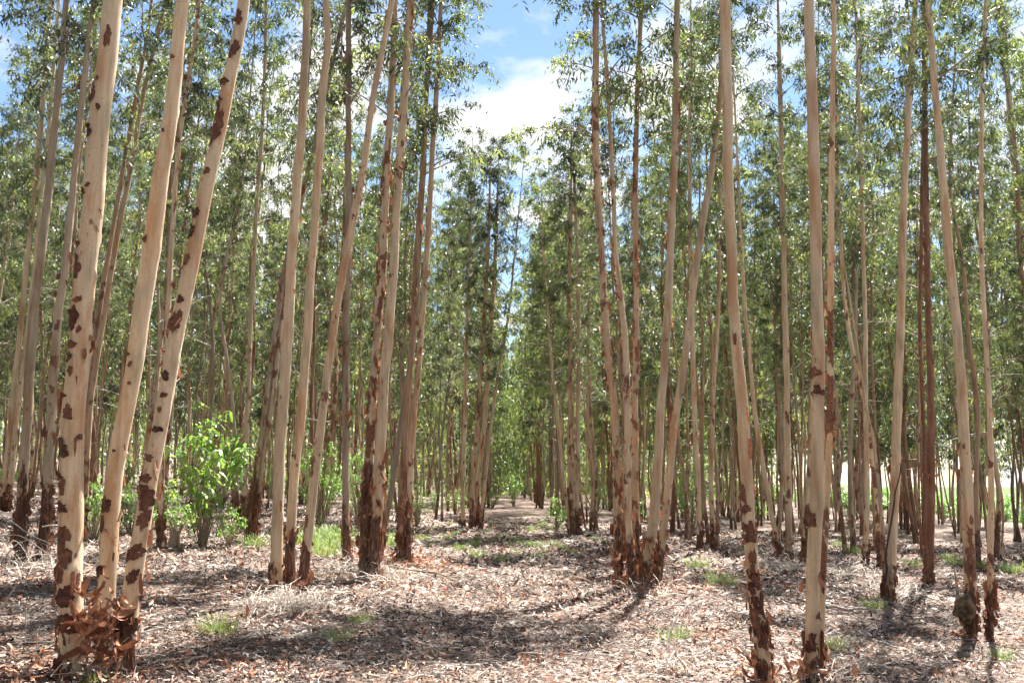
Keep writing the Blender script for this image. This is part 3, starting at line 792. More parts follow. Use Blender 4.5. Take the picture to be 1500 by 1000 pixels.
traced_tree('eucalyptus_tree', 'slim two-stemmed eucalyptus crossing in a narrow V behind the tan trunk', [
    st([(1268, 830), (1270, 740), (1269, 650), (1268, 560), (1267, 450), (1264, 340), (1260, 200)], (9, 8, 5), tone=0.1, patch=-0.02, skirt=0.3),
    st([(1289, 832), (1284, 740), (1275, 650), (1262, 570), (1246, 500), (1236, 420), (1229, 300), (1226, 180)], (8, 7, 5), tone=0.0, patch=0.09, skirt=0.5, flakes=(50, 0.06, 1, 6))], seed=23)
traced_tree('eucalyptus_tree', 'pinkish clump of three eucalyptus stems behind the paired smooth pale trunks', [
    st([(1156, 820), (1154, 700), (1153, 600), (1151, 500), (1148, 375), (1145, 250), (1142, 100)], (12, 10, 7), tone=-0.2, patch=0.0, skirt=0.5),
    st([(1143, 820), (1126, 730), (1113, 650), (1104, 590), (1098, 520), (1090, 430), (1084, 320)], (9, 7, 5), tone=-0.1, patch=-0.03, skirt=0.5),
    st([(1174, 836), (1180, 780), (1186, 700), (1190, 620), (1194, 500), (1198, 380)], (10, 9, 6), tone=-0.1, patch=0.02, skirt=0.7, dy=-0.6)], seed=24)
traced_tree('eucalyptus_tree', 'slender pair of eucalyptus stems just behind the five-stemmed clump', [
    st([(1025, 806), (1022, 700), (1017, 600), (1015, 500), (1012, 380), (1010, 250), (1012, 100)], (10, 8, 6), tone=0.1, patch=0.02, skirt=0.5, flakes=(30, 0.06, 0.3, 6)),
    st([(1045, 804), (1042, 700), (1044, 600), (1050, 500), (1054, 380), (1055, 250)], (9, 7, 5), tone=0.2, patch=0.03, skirt=0.5)], seed=26)

# ------------------------------------------------------------------ burl, basal bark, dead props
def blob(r, rad, squash, k=14, n=9):
    ph = np.linspace(0, np.pi, n)
    P = np.stack([0 * ph, 0 * ph, -np.cos(ph) * rad * squash], 1)
    v, f = tube(P, np.maximum(np.sin(ph) * rad, 0.002), k)
    return v * (1 + r.normal(0, 0.04, (len(v), 1))), f
r_ = np.random.default_rng(5)
p, t = on_plane(1413, 890, T20.location.y - 0.03)
v, f = blob(r_, 0.125, 1.3, 22, 14)
v = v * (1 + 0.10 * np.sin(v[:, 2:3] * 24 + v[:, :1] * 20) + 0.12 * np.sin(v[:, :1] * 33 + 1) + 0.06 * np.sin(v[:, 2:3] * 60))
obj('burl', mesh('burl', v, f, M_BURL, smooth=True), T20, Vector(p) - T20.location)
p2, t = on_plane(1402, 850, T20.location.y - 0.05)
v, f = tube(np.array([[0, 0, -0.25], [-0.01, 0, 0], [-0.02, 0.01, 0.16]]), [0.02, 0.014, 0.005], 7)
obj('dead_stub', mesh('dead_stub', v, f, M_LIMB, smooth=True), T20, Vector(p2) - T20.location)

STRIPS = []
for i in range(12):
    v, q = strip(r_, r_.uniform(0.16, 0.34), r_.uniform(0.03, 0.06), r_.uniform(0.4, 3.2), r_.normal(0, 0.9))
    STRIPS.append(mesh('bark_strip', v - v.mean(0), q, M_FLAKE, np.full(len(v), r_.uniform(0.3, 0.85)), True))
def basal_strips(tree, pxs, n, Y, spread, seed, smax=1.0):
    r = np.random.default_rng(seed)
    for i in range(n):
        px, py = pxs[i % len(pxs)]
        p, t = on_plane(px + r.normal(0, spread), py + r.normal(0, spread), Y + r.normal(0, 0.09))
        obj('bark_strip', STRIPS[int(r.integers(0, 12))], tree, Vector(p) - tree.location, (r.uniform(0, 6.28), r.normal(0.3, 0.7), r.uniform(0, 6.28)), r.uniform(0.45, 1.0) * smax)
basal_strips(T1, [(130, 870), (140, 890), (160, 895), (172, 890), (128, 910), (125, 930), (150, 905), (150, 930), (130, 955), (145, 965), (170, 960)], 100, T1.location.y - 0.05, 12, 3, 1.05)
basal_strips(T16, [(1105, 970), (1120, 985), (1098, 985), (1135, 985)], 14, T16.location.y - 0.12, 9, 4)
basal_strips(T17, [(1175, 970), (1200, 985), (1185, 988), (1165, 985)], 14, T17.location.y - 0.1, 8, 5)
basal_strips(T15, [(905, 825), (915, 845), (930, 860), (955, 855), (900, 845)], 30, T15.location.y - 0.3, 8, 6, 1.1)
basal_strips(T7, [(390, 868), (440, 858), (452, 850), (375, 872)], 16, T7.location.y - 0.1, 7, 7)
basal_strips(T12, [(580, 826), (600, 828), (612, 830), (570, 826)], 14, T12.location.y - 0.2, 7, 8, 1.2)

def dead_branch(label, px, Y, r0, r1, group=None, mat=None, dY=None, name='dead_branch', n=22):
    P = []
    for i, (x, y) in enumerate(px):
        P.append(on_plane(x, y, Y + (0 if dY is None else dY[i]))[0])
    P = np.array(P)
    C = catmull(P, n)
    b = C[0].copy()
    v, f = tube(C - b, np.linspace(r0, r1, n), 6)
    o = obj(name, mesh(name, v, f, mat or M_TWIG, smooth=True), None, b, label=label, category='branch')
    if group:
        o['group'] = group
    return o
YA = on_ground(978, 950)[1]
dead_branch('longest arched grey twig springing from the sunlit litter', [(982, 985), (978, 960), (977, 945), (980, 930), (986, 914), (996, 897), (1008, 885), (1027, 875), (1046, 875), (1063, 880)], YA, 0.011, 0.003, dY=np.linspace(0, 0.5, 10))
dead_branch('thin grey twig arching over beside the longest arched twig', [(1007, 885), (985, 886), (970, 892), (957, 902), (950, 912), (946, 924)], YA + 0.4, 0.007, 0.003)
dead_branch('short curved grey twig under the longest arched twig', [(1050, 879), (1030, 886), (1017, 897), (1008, 912), (1003, 926)], YA + 0.5, 0.006, 0.003)
dead_branch('dark dead branch propped against the tan trunk', [(1296, 856), (1299, 832), (1297, 815), (1300, 795), (1305, 768), (1310, 735), (1311, 722), (1317, 700), (1320, 680)], on_ground(1303, 879)[1] - 0.13, 0.020, 0.009, mat=M_DARKWOOD)
gl = 'pale dry twigs springing up beside the three-stemmed tree'
YB = on_ground(60, 965)[1]
for k, (pp, Y) in enumerate([
        ([(0, 830), (12, 810), (25, 797), (38, 791)], YB + 0.6), ([(0, 752), (25, 769), (40, 780), (75, 797)], YB + 0.9),
        ([(0, 785), (20, 783), (35, 787), (58, 802), (80, 819)], YB + 0.8), ([(57, 806), (61, 813), (73, 821)], YB + 0.7),
        ([(10, 820), (40, 807), (58, 805), (80, 812)], YB + 0.9), ([(3, 893), (22, 860), (52, 837), (82, 831)], YB + 0.5),
        ([(37, 893), (55, 882), (82, 879)], YB + 0.4), ([(38, 890), (38, 915), (37, 942)], YB + 0.3), ([(54, 925), (54, 945), (53, 965)], YB + 0.2),
        ([(0, 948), (25, 941), (80, 939)], YB + 0.3), ([(0, 972), (25, 975), (40, 974)], YB), ([(62, 771), (85, 770), (110, 792)], YB + 0.2),
        ([(75, 948), (92, 952), (110, 957)], YB - 0.2), ([(82, 895), (95, 940), (115, 972)], YB - 0.25),
        ([(165, 912), (178, 922), (188, 936)], YB - 0.1), ([(162, 950), (175, 975), (185, 1000)], YB - 0.15), ([(165, 955), (195, 967), (208, 992)], YB - 0.1),
        ([(164, 905), (165, 940), (163, 975)], YB - 0.1), ([(190, 945), (200, 965), (205, 985)], YB), ([(143, 975), (144, 990), (150, 1000)], YB - 0.2),
        ([(205, 560), (190, 600), (165, 640), (130, 650)], YB + 3.0), ([(145, 585), (180, 560), (210, 545)], YB + 3.2), ([(255, 565), (270, 580), (282, 590)], YB + 3.2), ([(250, 590), (268, 595), (283, 588)], YB + 3.2)]):
    dead_branch('pale dry twig curving up beside the three-stemmed tree', pp, Y, 0.006, 0.0025, 'dry twigs around the three-stemmed tree', n=12)
for k, (a, b2, rr) in enumerate([((560, 832), (668, 850), 0.02), ((1180, 885), (1215, 882), 0.02), ((1210, 893), (1290, 897), 0.022), ((440, 874), (520, 870), 0.014), ((900, 850), (922, 872), 0.018), ((770, 962), (905, 962), 0.008), ((265, 985), (300, 962), 0.012), ((1270, 922), (1300, 940), 0.014), ((640, 985), (720, 975), 0.007), ((840, 945), (930, 965), 0.009), ((590, 945), (600, 980), 0.008), ((1230, 880), (1180, 878), 0.015), ((1380, 968), (1460, 975), 0.014), ((980, 832), (1040, 838), 0.012), ((1330, 960), (1250, 925), 0.01), ((310, 868), (215, 880), 0.01)]):
    A = on_ground(*a); B = on_ground(*b2)
    r = np.random.default_rng(900 + k)
    C = np.array([A + (B - A) * s for s in np.linspace(0, 1, 9)]); C[:, :2] += r.normal(0, 0.035, (9, 2))
    C[:, 2] = ground(C[:, 0], C[:, 1]) + rr + 0.012 + 0.02 * r.random(9)
    C = catmull(C, 26)
    v, f = tube(C - C[0], np.linspace(rr, rr * 0.4, 26) * (1 + r.normal(0, 0.06, 26)), 7)
    obj('fallen_branch', mesh('fallen_branch', v, f, M_TWIG if k % 3 else M_LIMB, smooth=True), None, C[0], label='weathered fallen branch lying flat on the leaf litter', category='branch', group='fallen branches on the litter')

# stump between the shrubs
b = on_ground(254, 800)
v, f = tube(np.array([[0, 0, -0.1], [0, 0, 0.0], [0.01, 0, 0.15], [0.0, 0.01, 0.24], [0.0, 0.01, 0.25], [0, 0.01, 0.245]]), [0.15, 0.11, 0.08, 0.08, 0.07, 0.004], 14)
v = v * (1 + r_.normal(0, 0.03, (len(v), 1)))
o = obj('tree_stump', mesh('tree_stump', v, f, M_BARK, smooth=True), None, b, label='short brown cut stump among the leaves near the leafy shrub', category='stump', tone=-0.5, patch=0.0, skirt=0.1)

# ------------------------------------------------------------------ background stand
STEMS = []; DEAD = []
for i in range(10):
    r = np.random.default_rng(400 + i)
    H = 13.5
    n = 9
    h = np.linspace(0, H, n)
    ax, ay = np.cumsum(r.normal(0, 0.10, n)), np.cumsum(r.normal(0, 0.10, n))
    P = np.stack([ax - ax[0], ay - ay[0], h], 1)
    C = catmull(P, 60)
    rad = 0.056 * (1 - C[:, 2] / H * 0.86) ** 0.8
    v, f, _ = stem_surface(C, rad, 9, 500 + i, False, flare=0.3, knots=6, amp=0.05)
    me = mesh('trunk', v, f, M_BARK, smooth=True)
    fm = [flakes_on(C, rad, 0.3, 9, 70, 0.07, 600 + i + q).mesh('peeling_bark', M_FLAKE, True) for q in (0,)]
    dm = MB()
    for q in range(7):
        hz = r.uniform(1.6, 7.0); a = r.uniform(0, 6.28); L = r.uniform(0.4, 1.3)
        p0 = np.array([np.interp(hz, C[:, 2], C[:, j]) for j in range(3)])
        s_ = np.linspace(0, 1, 5)[:, None]
        D = np.array([math.cos(a), math.sin(a), r.uniform(-0.1, 0.9)])
        Q = p0 + D * L * s_ + np.array([0, 0, 1]) * r.normal(0, 0.25) * L * s_ ** 2 + r.normal(0, 0.03, (5, 3)) * s_
        v, f = tube(Q, [0.011, 0.009, 0.007, 0.005, 0.003], 4)
        dm.add(v, f)
    DEAD.append(dm.mesh('dead_twigs', M_TWIG, True))
    STEMS.append((me, fm[0], [C[int(np.argmin(abs(C[:, 2] - q)))] for q in (6.0, 4.8, 3.2)], C[-1]))

TONES = [(-0.95, 'rusty'), (-0.65, 'tawny'), (-0.4, 'pinkish'), (0.2, 'cream'), (0.6, 'greyish'), (0.95, 'grey')]
def bg_tree(x, y, label, group, seed, flaky=True):
    r = np.random.default_rng(seed)
    k = int(r.choice([1, 2, 3], p=[0.26, 0.42, 0.32]))
    a0 = r.uniform(0, 6.28)
    dist = math.hypot(x, y)
    tone, word = TONES[int(r.choice(6, p=[0.20, 0.28, 0.14, 0.07, 0.19, 0.12]))]
    rank = 'front of' if dist < 28 else 'middle of' if dist < 40 else 'back of' if dist < 50 else 'depth of'
    ss = [r.uniform(0.84, 1.14) if abs(x) > 4 or y > 36 else r.uniform(0.74, 0.9) for _ in range(k)]
    ms = sum(ss) / k
    label = ('short ' if ms < 0.93 else 'tall ' if ms > 1.04 else '') + word + (' single' if k == 1 else ' twin' if k == 2 else ' triple') + '-stemmed eucalyptus in the ' + rank + ' ' + label
    root = thing('eucalyptus_tree', label, 'tree', (x, y, float(ground(x, y)) - 0.05), group)
    for i in range(k):
        si = int(r.integers(0, 10)); me, fm, c0, c1 = STEMS[si]
        s = ss[i]; g = s * r.uniform(0.6, 1.2)
        a = a0 + i * 6.28 / k
        off = Vector((math.cos(a), math.sin(a), 0)) * (0.13 if k > 1 else 0.0)
        rot = (r.normal(0, 0.02) - (0.035 * math.sin(a) if k > 1 else 0), r.normal(0, 0.02) + (0.035 * math.cos(a) if k > 1 else 0), r.uniform(0, 6.28))
        tr = obj('trunk', me, root, off, rot, (g, g, s), tone=tone, patch=float(r.normal(0.045, 0.05)), skirt=float(abs(r.normal(0.5, 0.35))))
        if flaky and r.random() < 0.6 and dist < 38:
            f = obj('peeling_bark', fm, tr); f['kind'] = 'stuff'
        if dist < 42:
            obj('dead_twigs', DEAD[si], tr, kind='stuff')
        M = tr.matrix_basis
        put_crown(root, M @ Vector(c0[0 if dist < 29 else 1 if dist < 41 else 2]), M @ Vector(c1), seed * 3 + i, far=dist > 40, width=r.uniform(0.85, 1.15))
    return root

ZONES = [(-9, -0.30, 'the stand behind the thick three-stemmed tree', 'trees crowded behind the three-stemmed tree'),
         (-0.30, -0.19, 'the stand behind the leafy shrub', 'trees behind the leafy shrub'),
         (-0.19, 0.0, 'the rows behind the double-trunked tree', 'trees in rows behind the double-trunked tree'),
         (0.0, 0.24, 'the rows behind the five-stemmed clump', 'trees in rows behind the five-stemmed clump'),
         (0.24, 0.40, 'the stand behind the smooth pale pair', 'trees behind the smooth pale pair'),
         (0.40, 9, 'the planting edge behind the burl tree', 'trees at the bright edge of the planting')]
count = 0
spots = []
SUNNY = [on_ground(*q)[:2] for q in ((296, 800), (285, 790), (640, 985), (420, 960), (700, 805), (760, 800), (1000, 985), (1320, 925), (160, 960), (1090, 990), (1190, 990), (480, 800), (870, 770))]
hx, hy = sd[0] / sd[2], sd[1] / sd[2]
def shades(x, y):
    for q in SUNNY:
        for hh in (5, 7, 9, 11):
            if math.hypot(x - hx * hh - q[0], y - hy * hh - q[1]) < 1.3:
                return True
    return False
rb = np.random.default_rng(77)
for side in (-1, 1):
    for row in range(16):
        X0 = side * (2.7 + 2.55 * row)
        y = 18.0 + rb.uniform(0, 2)
        while y < 58:
            y += 2.35 + rb.normal(0, 0.3)
            x = X0 + rb.normal(0, 0.28)
            if row == 0 and y > 33:
                x *= 0.70 if y < 44 else 0.5
            if rb.random() < 0.08:
                continue
            if abs(x) > 0.56 * y + 1.2:
                continue
            if side > 0 and x + 0.12 * y > 42 + rb.normal(0, 0.5):
                continue
            if any(math.hypot(x - q[0], y - q[1]) < 1.7 for q in BASES):
                continue
            if shades(x, y):
                continue
            spots.append((math.hypot(x, y), x, y))
spots.sort()
rest = spots[268:]
for i, (d, x, y) in enumerate(spots[:268]):
    u = x / y
    for lo, hi, lab, grp in ZONES:
        if lo <= u < hi:
            bg_tree(x, y, lab, grp, 3000 + i)
            break
print('background trees', min(270, len(spots)), 'of', len(spots))

# the forest beyond: one mass
def mass(name, pts, label, seed, m=900):
    r = np.random.default_rng(seed)
    mb = MB(); lp = []; lt = []; mi = []
    for x, y in pts:
        z0 = float(ground(x, y)); H = r.uniform(10, 14)
        lx, ly = r.normal(0, 0.5, 2)
        C = np.array([[x, y, z0 - 0.1], [x + lx * 0.3, y + ly * 0.3, z0 + H * 0.33], [x + lx * 0.8, y + ly * 0.8, z0 + H * 0.66], [x + lx, y + ly, z0 + H]])
        v, f = tube(C, [0.085, 0.07, 0.045, 0.01], 6)
        mb.add(v, f, r.uniform(0, 1))
        u = r.random(m) ** 0.8
        rr = (0.3 + 1.7 * (1 - u) ** 0.6) * np.sqrt(r.random(m))
        th = r.uniform(0, 6.28, m)
        cl = np.floor(u * 14); th = th * 0.35 + cl * 2.4 + r.integers(0, 4, m) * 1.57
        q = np.stack([x + lx * (0.4 + 0.6 * u) + rr * np.cos(th), y + ly * (0.4 + 0.6 * u) + rr * np.sin(th), z0 + H * ((0.40 + 0.60 * u) if x / y > 0.27 else (0.03 + 0.97 * u))], 1)
        lp.append(q); lt.append(np.clip(r.normal(0.42, 0.1) + r.normal(0, 0.15, m), 0, 1))
    lp = np.vstack(lp); lt = np.concatenate(lt)
    v, q = leaf_quads(r, lp, 0.42, 0.12, 0.7)
    nv = mb.n
    V = np.vstack(mb.v + [v])
    tf = np.vstack(mb.f); F4 = np.vstack([tf, q + nv])
    mi = np.concatenate([np.zeros(len(tf), int), np.ones(len(q), int)])
    tint = np.concatenate(mb.t + [np.repeat(lt, 4)])
    o = obj(name, mesh(name, V, F4, [M_LIMB, M_LEAF], tint, False, mi))
    o['kind'] = 'stuff'; o['label'] = label; o['category'] = 'forest'
rf_ = np.random.default_rng(31)
pts = [(x, y) for _, x, y in rest]
for side in (-1, 1):
    for row in range(22):
        X0 = side * (2.3 + 2.9 * row)
        for y in np.arange(61, 128, 4.0):
            x = X0 + rf_.normal(0, 0.5)
            if abs(x) > 0.56 * y + 2 or (side > 0 and x + 0.12 * y > 42):
                continue
            if row > 3 and rf_.random() < 0.35:
                continue
            pts.append((x, y + rf_.normal(0, 0.8)))
for y in np.arange(84, 130, 3.0):
    pts.append((rf_.uniform(-2.5, 2.5), y))
for y in (64, 67, 70, 73, 76, 79, 82):
    for sgn in (-1, 1):
        pts.append((sgn * rf_.uniform(0.9, 1.5), y + rf_.normal(0, 0.5)))
mass('distant_forest', pts, 'far eucalyptus forest closing the view beyond the rows', 31, 720)
# the same planting goes on behind the photographer and beyond the frame on the shaded side
pts = []
for side in (-1, 1):
    for row in range(9):
        for y in np.arange(-28, -4, 3.2):
            pts.append((side * (2.7 + 2.9 * row) + rf_.normal(0, 0.4), y + rf_.normal(0, 0.5)))
for row in range(5):
    for y in np.arange(2, 26, 3.2):
        x = -(0.56 * y + 4.5 + 2.9 * row)
        if math.hypot(x, y) < 7:
            continue
        pts.append((x + rf_.normal(0, 0.4), y + rf_.normal(0, 0.5)))
mass('surrounding_forest', pts, 'rest of the eucalyptus planting around and behind the viewpoint', 32, 700)

# ------------------------------------------------------------------ shrubs
def make_shrub(seed, H, Wd, nst, leaf, lw, per, name, whorl=True):
    r = np.random.default_rng(seed)
    wood = MB(); V = []; Q = []; T = []; n = 0
    for i in range(nst):
        a = r.uniform(0, 6.28); rad = Wd / 2 * math.sqrt(r.random()); hh = H * r.uniform(0.45, 1.0) * (1 - 0.35 * (rad / (Wd / 2)) ** 2)
        P = np.array([[0.05 * math.cos(a), 0.05 * math.sin(a), -0.05], [rad * 0.35 * math.cos(a), rad * 0.35 * math.sin(a), hh * 0.4], [rad * 0.8 * math.cos(a), rad * 0.8 * math.sin(a), hh * 0.8], [rad * math.cos(a), rad * math.sin(a), hh]])
        C = catmull(P, 10)
        v, f = tube(C, np.linspace(0.016, 0.005, 10), 5)
        wood.add(v, f)
        tips = [C[-1]] + [C[int(r.integers(4, 10))] + r.normal(0, 0.16, 3) for _ in range(3)]
        for tp in tips:
            m = int(per * r.uniform(0.7, 1.3))
            az_ = np.linspace(0, 6.28, m, endpoint=False) + r.uniform(0, 6)
            el = r.normal(-0.35, 0.45, m)
            d = np.stack([np.cos(az_) * np.cos(el), np.sin(az_) * np.cos(el), np.sin(el)], 1)
            s = np.cross(d, [0, 0, 1.0]) ; s /= np.linalg.norm(s, axis=1)[:, None]
            s = s + r.normal(0, 0.25, (m, 3))
            L = leaf * r.uniform(0.6, 1.2, m)[:, None]; w = lw * r.uniform(0.8, 1.2, m)[:, None]
            b0 = tp + r.normal(0, 0.05, (m, 3))
            up = np.array([0, 0, 1.0])
            p1 = b0 + d * L * 0.35 + up * L * 0.08
            p2 = b0 + d * L * 0.72 + up * L * 0.02
            p3 = b0 + d * L - up * L * 0.14
            vv = np.stack([b0, p1 + s * w / 2, p1 - s * w / 2, p2 + s * w * 0.38, p2 - s * w * 0.38, p3], 1).reshape(-1, 3)
            k = np.arange(m)[:, None] * 6 + n
            Q.append(np.concatenate([k + [0, 2, 1, 1], k + [1, 2, 4, 3], k + [3, 4, 5, 5]]))
            V.append(vv); n += m * 6
            T.append(np.repeat(np.clip(r.normal(0.5, 0.22, m), 0, 1), 6))
    Qa = np.vstack(Q)
    tri = Qa[(Qa[:, 2] == Qa[:, 3])][:, :3]; quad = Qa[(Qa[:, 2] != Qa[:, 3])]
    lm = mesh('foliage', np.vstack(V), [quad, tri], M_SHRUB, np.concatenate(T), True)
    return lm, wood.mesh('stems', M_LIMB, True)
BIG = make_shrub(1, 2.9, 1.7, 20, 0.22, 0.05, 12, 'a')
SH = [make_shrub(10 + i, 1.5, 1.2, 16, 0.15, 0.04, 9, 'b') for i in range(4)]
FE = [make_shrub(20 + i, 2.4, 1.5, 26, 0.10, 0.022, 16, 'c') for i in range(3)]
def shrub(kind, px, py, sc, label, group=None, seed=0, Y=None, name='leafy_shrub', cat='shrub'):
    b = on_ground(px, py)
    if Y is not None:
        b = np.array([(px - 750) / F * Y / math.cos(PITCH), Y, 0]); b[2] = float(ground(b[0], b[1]))
    o = thing(name, label, cat, b, group, rz=seed * 1.7)
    o.scale = (sc, sc, sc)
    obj('foliage', kind[0], o); obj('stems', kind[1], o)
    return o
shrub(BIG, 296, 800, 0.88, 'big glossy light-green leafy shrub standing behind the three-stemmed tree', seed=1)
shrub(SH[0], 258, 788, 0.6, 'lower leafy shrub at the stump side of the big glossy shrub', seed=2)
shrub(SH[1], 336, 800, 0.5, 'low leafy sapling at the foot of the big glossy shrub, trackward side', seed=3)
shrub(SH[2], 136, 792, 0.7, 'leafy shrub seen between the stems of the three-stemmed tree', seed=4)
shrub(SH[3], 190, 780, 0.8, 'small leafy shrub behind the leaning cream stem', seed=5)
shrub(FE[0], 470, 770, 0.95, 'feathery light-green sapling behind the straw-footed tree', seed=6, name='sapling', cat='sapling')
shrub(FE[1], 525, 772, 0.85, 'feathery green sapling between the grey trunk and the double-trunked tree', seed=7, name='sapling', cat='sapling')
shrub(FE[0], 612, 772, 0.6, 'small feathery sapling just past the rusty twin-stemmed tree', seed=9, name='sapling', cat='sapling')
shrub(FE[1], 872, 762, 0.95, 'bright feathery sapling by the track in front of the five-stemmed clump', seed=10, name='sapling', cat='sapling')
shrub(FE[2], 1005, 762, 1.0, 'feathery green sapling seen behind the five-stemmed clump', seed=11, name='sapling', cat='sapling')
shrub(BIG, 752, 742, 0.6, 'rounded green bush closing the far end of the track', seed=12, name='bush', cat='bush')
shrub(SH[1], 722, 744, 0.6, 'smaller bush at the far end of the track, beside the rounded one', seed=13, name='bush', cat='bush')
shrub(SH[0], 815, 777, 0.7, 'low green shrub beside the bowed pale stem', seed=14)
gs = 'low green bushes on the open ground past the planting'
rs = np.random.default_rng(8)
for i in range(170):
    Y = rs.uniform(36, 120); x = rs.uniform(0.22, 0.62) * Y
    if x + 0.12 * Y < 38:
        continue
    b = (x, Y, float(ground(x, Y)))
    o = thing('bush', 'low green bush on open ground past the last trees', 'bush', b, gs, rs.uniform(0, 6))
    s = rs.uniform(0.8, 1.5) * max(1, Y / 60); o.scale = (s * 1.3, s * 1.3, s * 0.75)
    k = SH[int(rs.integers(0, 4))]
    obj('foliage', k[0], o); obj('stems', k[1], o)
gs = 'low undergrowth between the far trunks'
for i in range(46):
    Y = rs.uniform(28, 58); u = rs.uniform(-0.56, 0.4); x = u * Y
    if abs(x) < 1.9 or x + 0.12 * Y > 25:
        continue
    if u > 0 and rs.random() < 0.4:
        continue
    o = thing('undergrowth_shrub', 'small pale green shrub deep among the far trunks', 'shrub', (x, Y, float(ground(x, Y))), gs, rs.uniform(0, 6))
    s = rs.uniform(0.45, 0.95); o.scale = (s, s, s)
    k = (SH + FE)[int(rs.integers(0, 7))]
    obj('foliage', k[0], o); obj('stems', k[1], o)

# ------------------------------------------------------------------ leaf litter
def litter():
    r = np.random.default_rng(12)
    def scatter(n, y0, y1, p):
        u = r.random(n)
        y = (y0 ** (1 - p) + u * (y1 ** (1 - p) - y0 ** (1 - p))) ** (1 / (1 - p))
        x = r.uniform(-1, 1, n) * (0.57 * y + 0.5)
        return x, y
    def pieces(x, y, L, Wd, tint, name, mat, lab, lift=0.03, curl=0.35):
        n = len(x)
        a = r.uniform(0, 2 * np.pi, n)
        tl = r.normal(0, 0.22, n)
        d = np.stack([np.cos(a) * np.cos(tl), np.sin(a) * np.cos(tl), np.sin(tl)], 1)
        s = np.stack([-np.sin(a), np.cos(a), r.normal(0, 0.45, n)], 1); s /= np.linalg.norm(s, axis=1)[:, None]
        up = np.cross(d, s)
        c = np.stack([x, y, ground(x, y) + 0.006 + lift * r.random(n) ** 2 + abs(np.sin(tl)) * L * 0.35], 1)
        L = L[:, None]; Wd = Wd[:, None]; k = (curl * r.normal(0, 1, n))[:, None] * L
        v = np.stack([c - d * L * 0.5 + up * k * 0.5, c - d * L * 0.12 + s * Wd * 0.5, c - d * L * 0.12 - s * Wd * 0.5, c + d * L * 0.2 + s * Wd * 0.4 , c + d * L * 0.2 - s * Wd * 0.4, c + d * L * 0.5 + up * k * 0.5], 1).reshape(-1, 3)
        b = np.arange(n)[:, None] * 6
        quad = b + [1, 2, 4, 3]
        tri = np.concatenate([b + [0, 2, 1], b + [3, 4, 5]])
        o = obj(name, mesh(name, v, [quad, tri], mat, np.repeat(tint, 6)))
        o['kind'] = 'stuff'; o['label'] = lab; o['category'] = name.replace('_', ' ')
    n = 150000
    x, y = scatter(n, 5.2, 34, 1.15)
    # drifts: keep more where a broad noise is high
    keep = r.random(n) < 0.62 + 0.38 * np.sin(x * 1.3 + 2 * np.sin(y * 0.6)) * np.sin(y * 0.9 + 1.1)
    x, y = x[keep], y[keep]
    sz = np.clip(y / 11, 0.8, 2.0)
    m = len(x)
    tint = np.clip(r.choice([0.05, 0.18, 0.30, 0.48, 0.68, 0.88], m, p=[0.27, 0.25, 0.12, 0.13, 0.13, 0.10]) + r.normal(0, 0.05, m), 0, 1)
    cl = 0.5 * np.sin(x * 2.1 + 1.7 * np.sin(y * 1.3)) + 0.5 * np.sin(y * 1.7 + 2.2 * np.sin(x * 0.9 + 1)) + 0.4 * np.sin(x * 5.3 + y * 4.1)
    tint = np.clip(tint + 0.20 * cl - 0.11, 0, 1)
    pieces(x, y, 0.088 * sz * r.uniform(0.4, 1.4, m), 0.0195 * sz * r.uniform(0.6, 1.35, m), tint, 'leaf_litter', M_LITTER, 'dry grey and tan fallen leaves carpeting the forest floor')
    n = 9500
    x, y = scatter(n, 5.2, 30, 1.25)
    keep = r.random(n) < 0.45 + 0.55 * np.sin(x * 0.9 + 1.5 * np.sin(y * 0.5) + 1) * np.sin(y * 0.7)
    x, y = x[keep], y[keep]; m = len(x)
    for T_, nn in ((T1, 500), (T16, 160), (T17, 160), (T12, 500), (T7, 260), (T15, 260), (T10, 120), (T20, 120)):
        q = abs(r.normal(0, 0.75, nn)); a = r.uniform(0, 6.28, nn)
        x = np.concatenate([x, T_.location.x + q * np.cos(a)]); y = np.concatenate([y, T_.location.y + q * np.sin(a)])
    m = len(x); sz = np.clip(y / 11, 0.8, 1.6)
    pieces(x, y, 0.10 * sz * r.uniform(0.4, 1.6, m), 0.034 * sz * r.uniform(0.5, 1.4, m), np.clip(r.normal(0.6, 0.25, m), 0, 1), 'bark_litter', M_FLAKE, 'scraps of red-brown shed bark mixed into the leaf litter', 0.05, 0.5)
litter()
def twig_litter():
    r = np.random.default_rng(91)
    mb = MB()
    for i in range(1500):
        y = 5.4 * (22 / 5.4) ** r.random(); x = r.uniform(-1, 1) * (0.57 * y + 0.4)
        L = r.uniform(0.12, 0.5); a = r.uniform(0, 6.28)
        s = np.linspace(-0.5, 0.5, 4)
        bx = x + L * s * math.cos(a) + r.normal(0, 0.02, 4); by = y + L * s * math.sin(a) + r.normal(0, 0.02, 4)
        C = np.stack([bx, by, ground(bx, by) + 0.012 + r.uniform(0, 0.05) * (s + 0.5)], 1)
        q = r.uniform(0.002, 0.0045)
        v, f = tube(C, [q, q, q * 0.8, q * 0.5], 4)
        mb.add(v, f)
    o = obj('twig_litter', mb.mesh('twig_litter', M_TWIG, True))
    o['kind'] = 'stuff'; o['label'] = 'small broken grey twigs strewn over the leaf litter'; o['category'] = 'twig litter'
twig_litter()

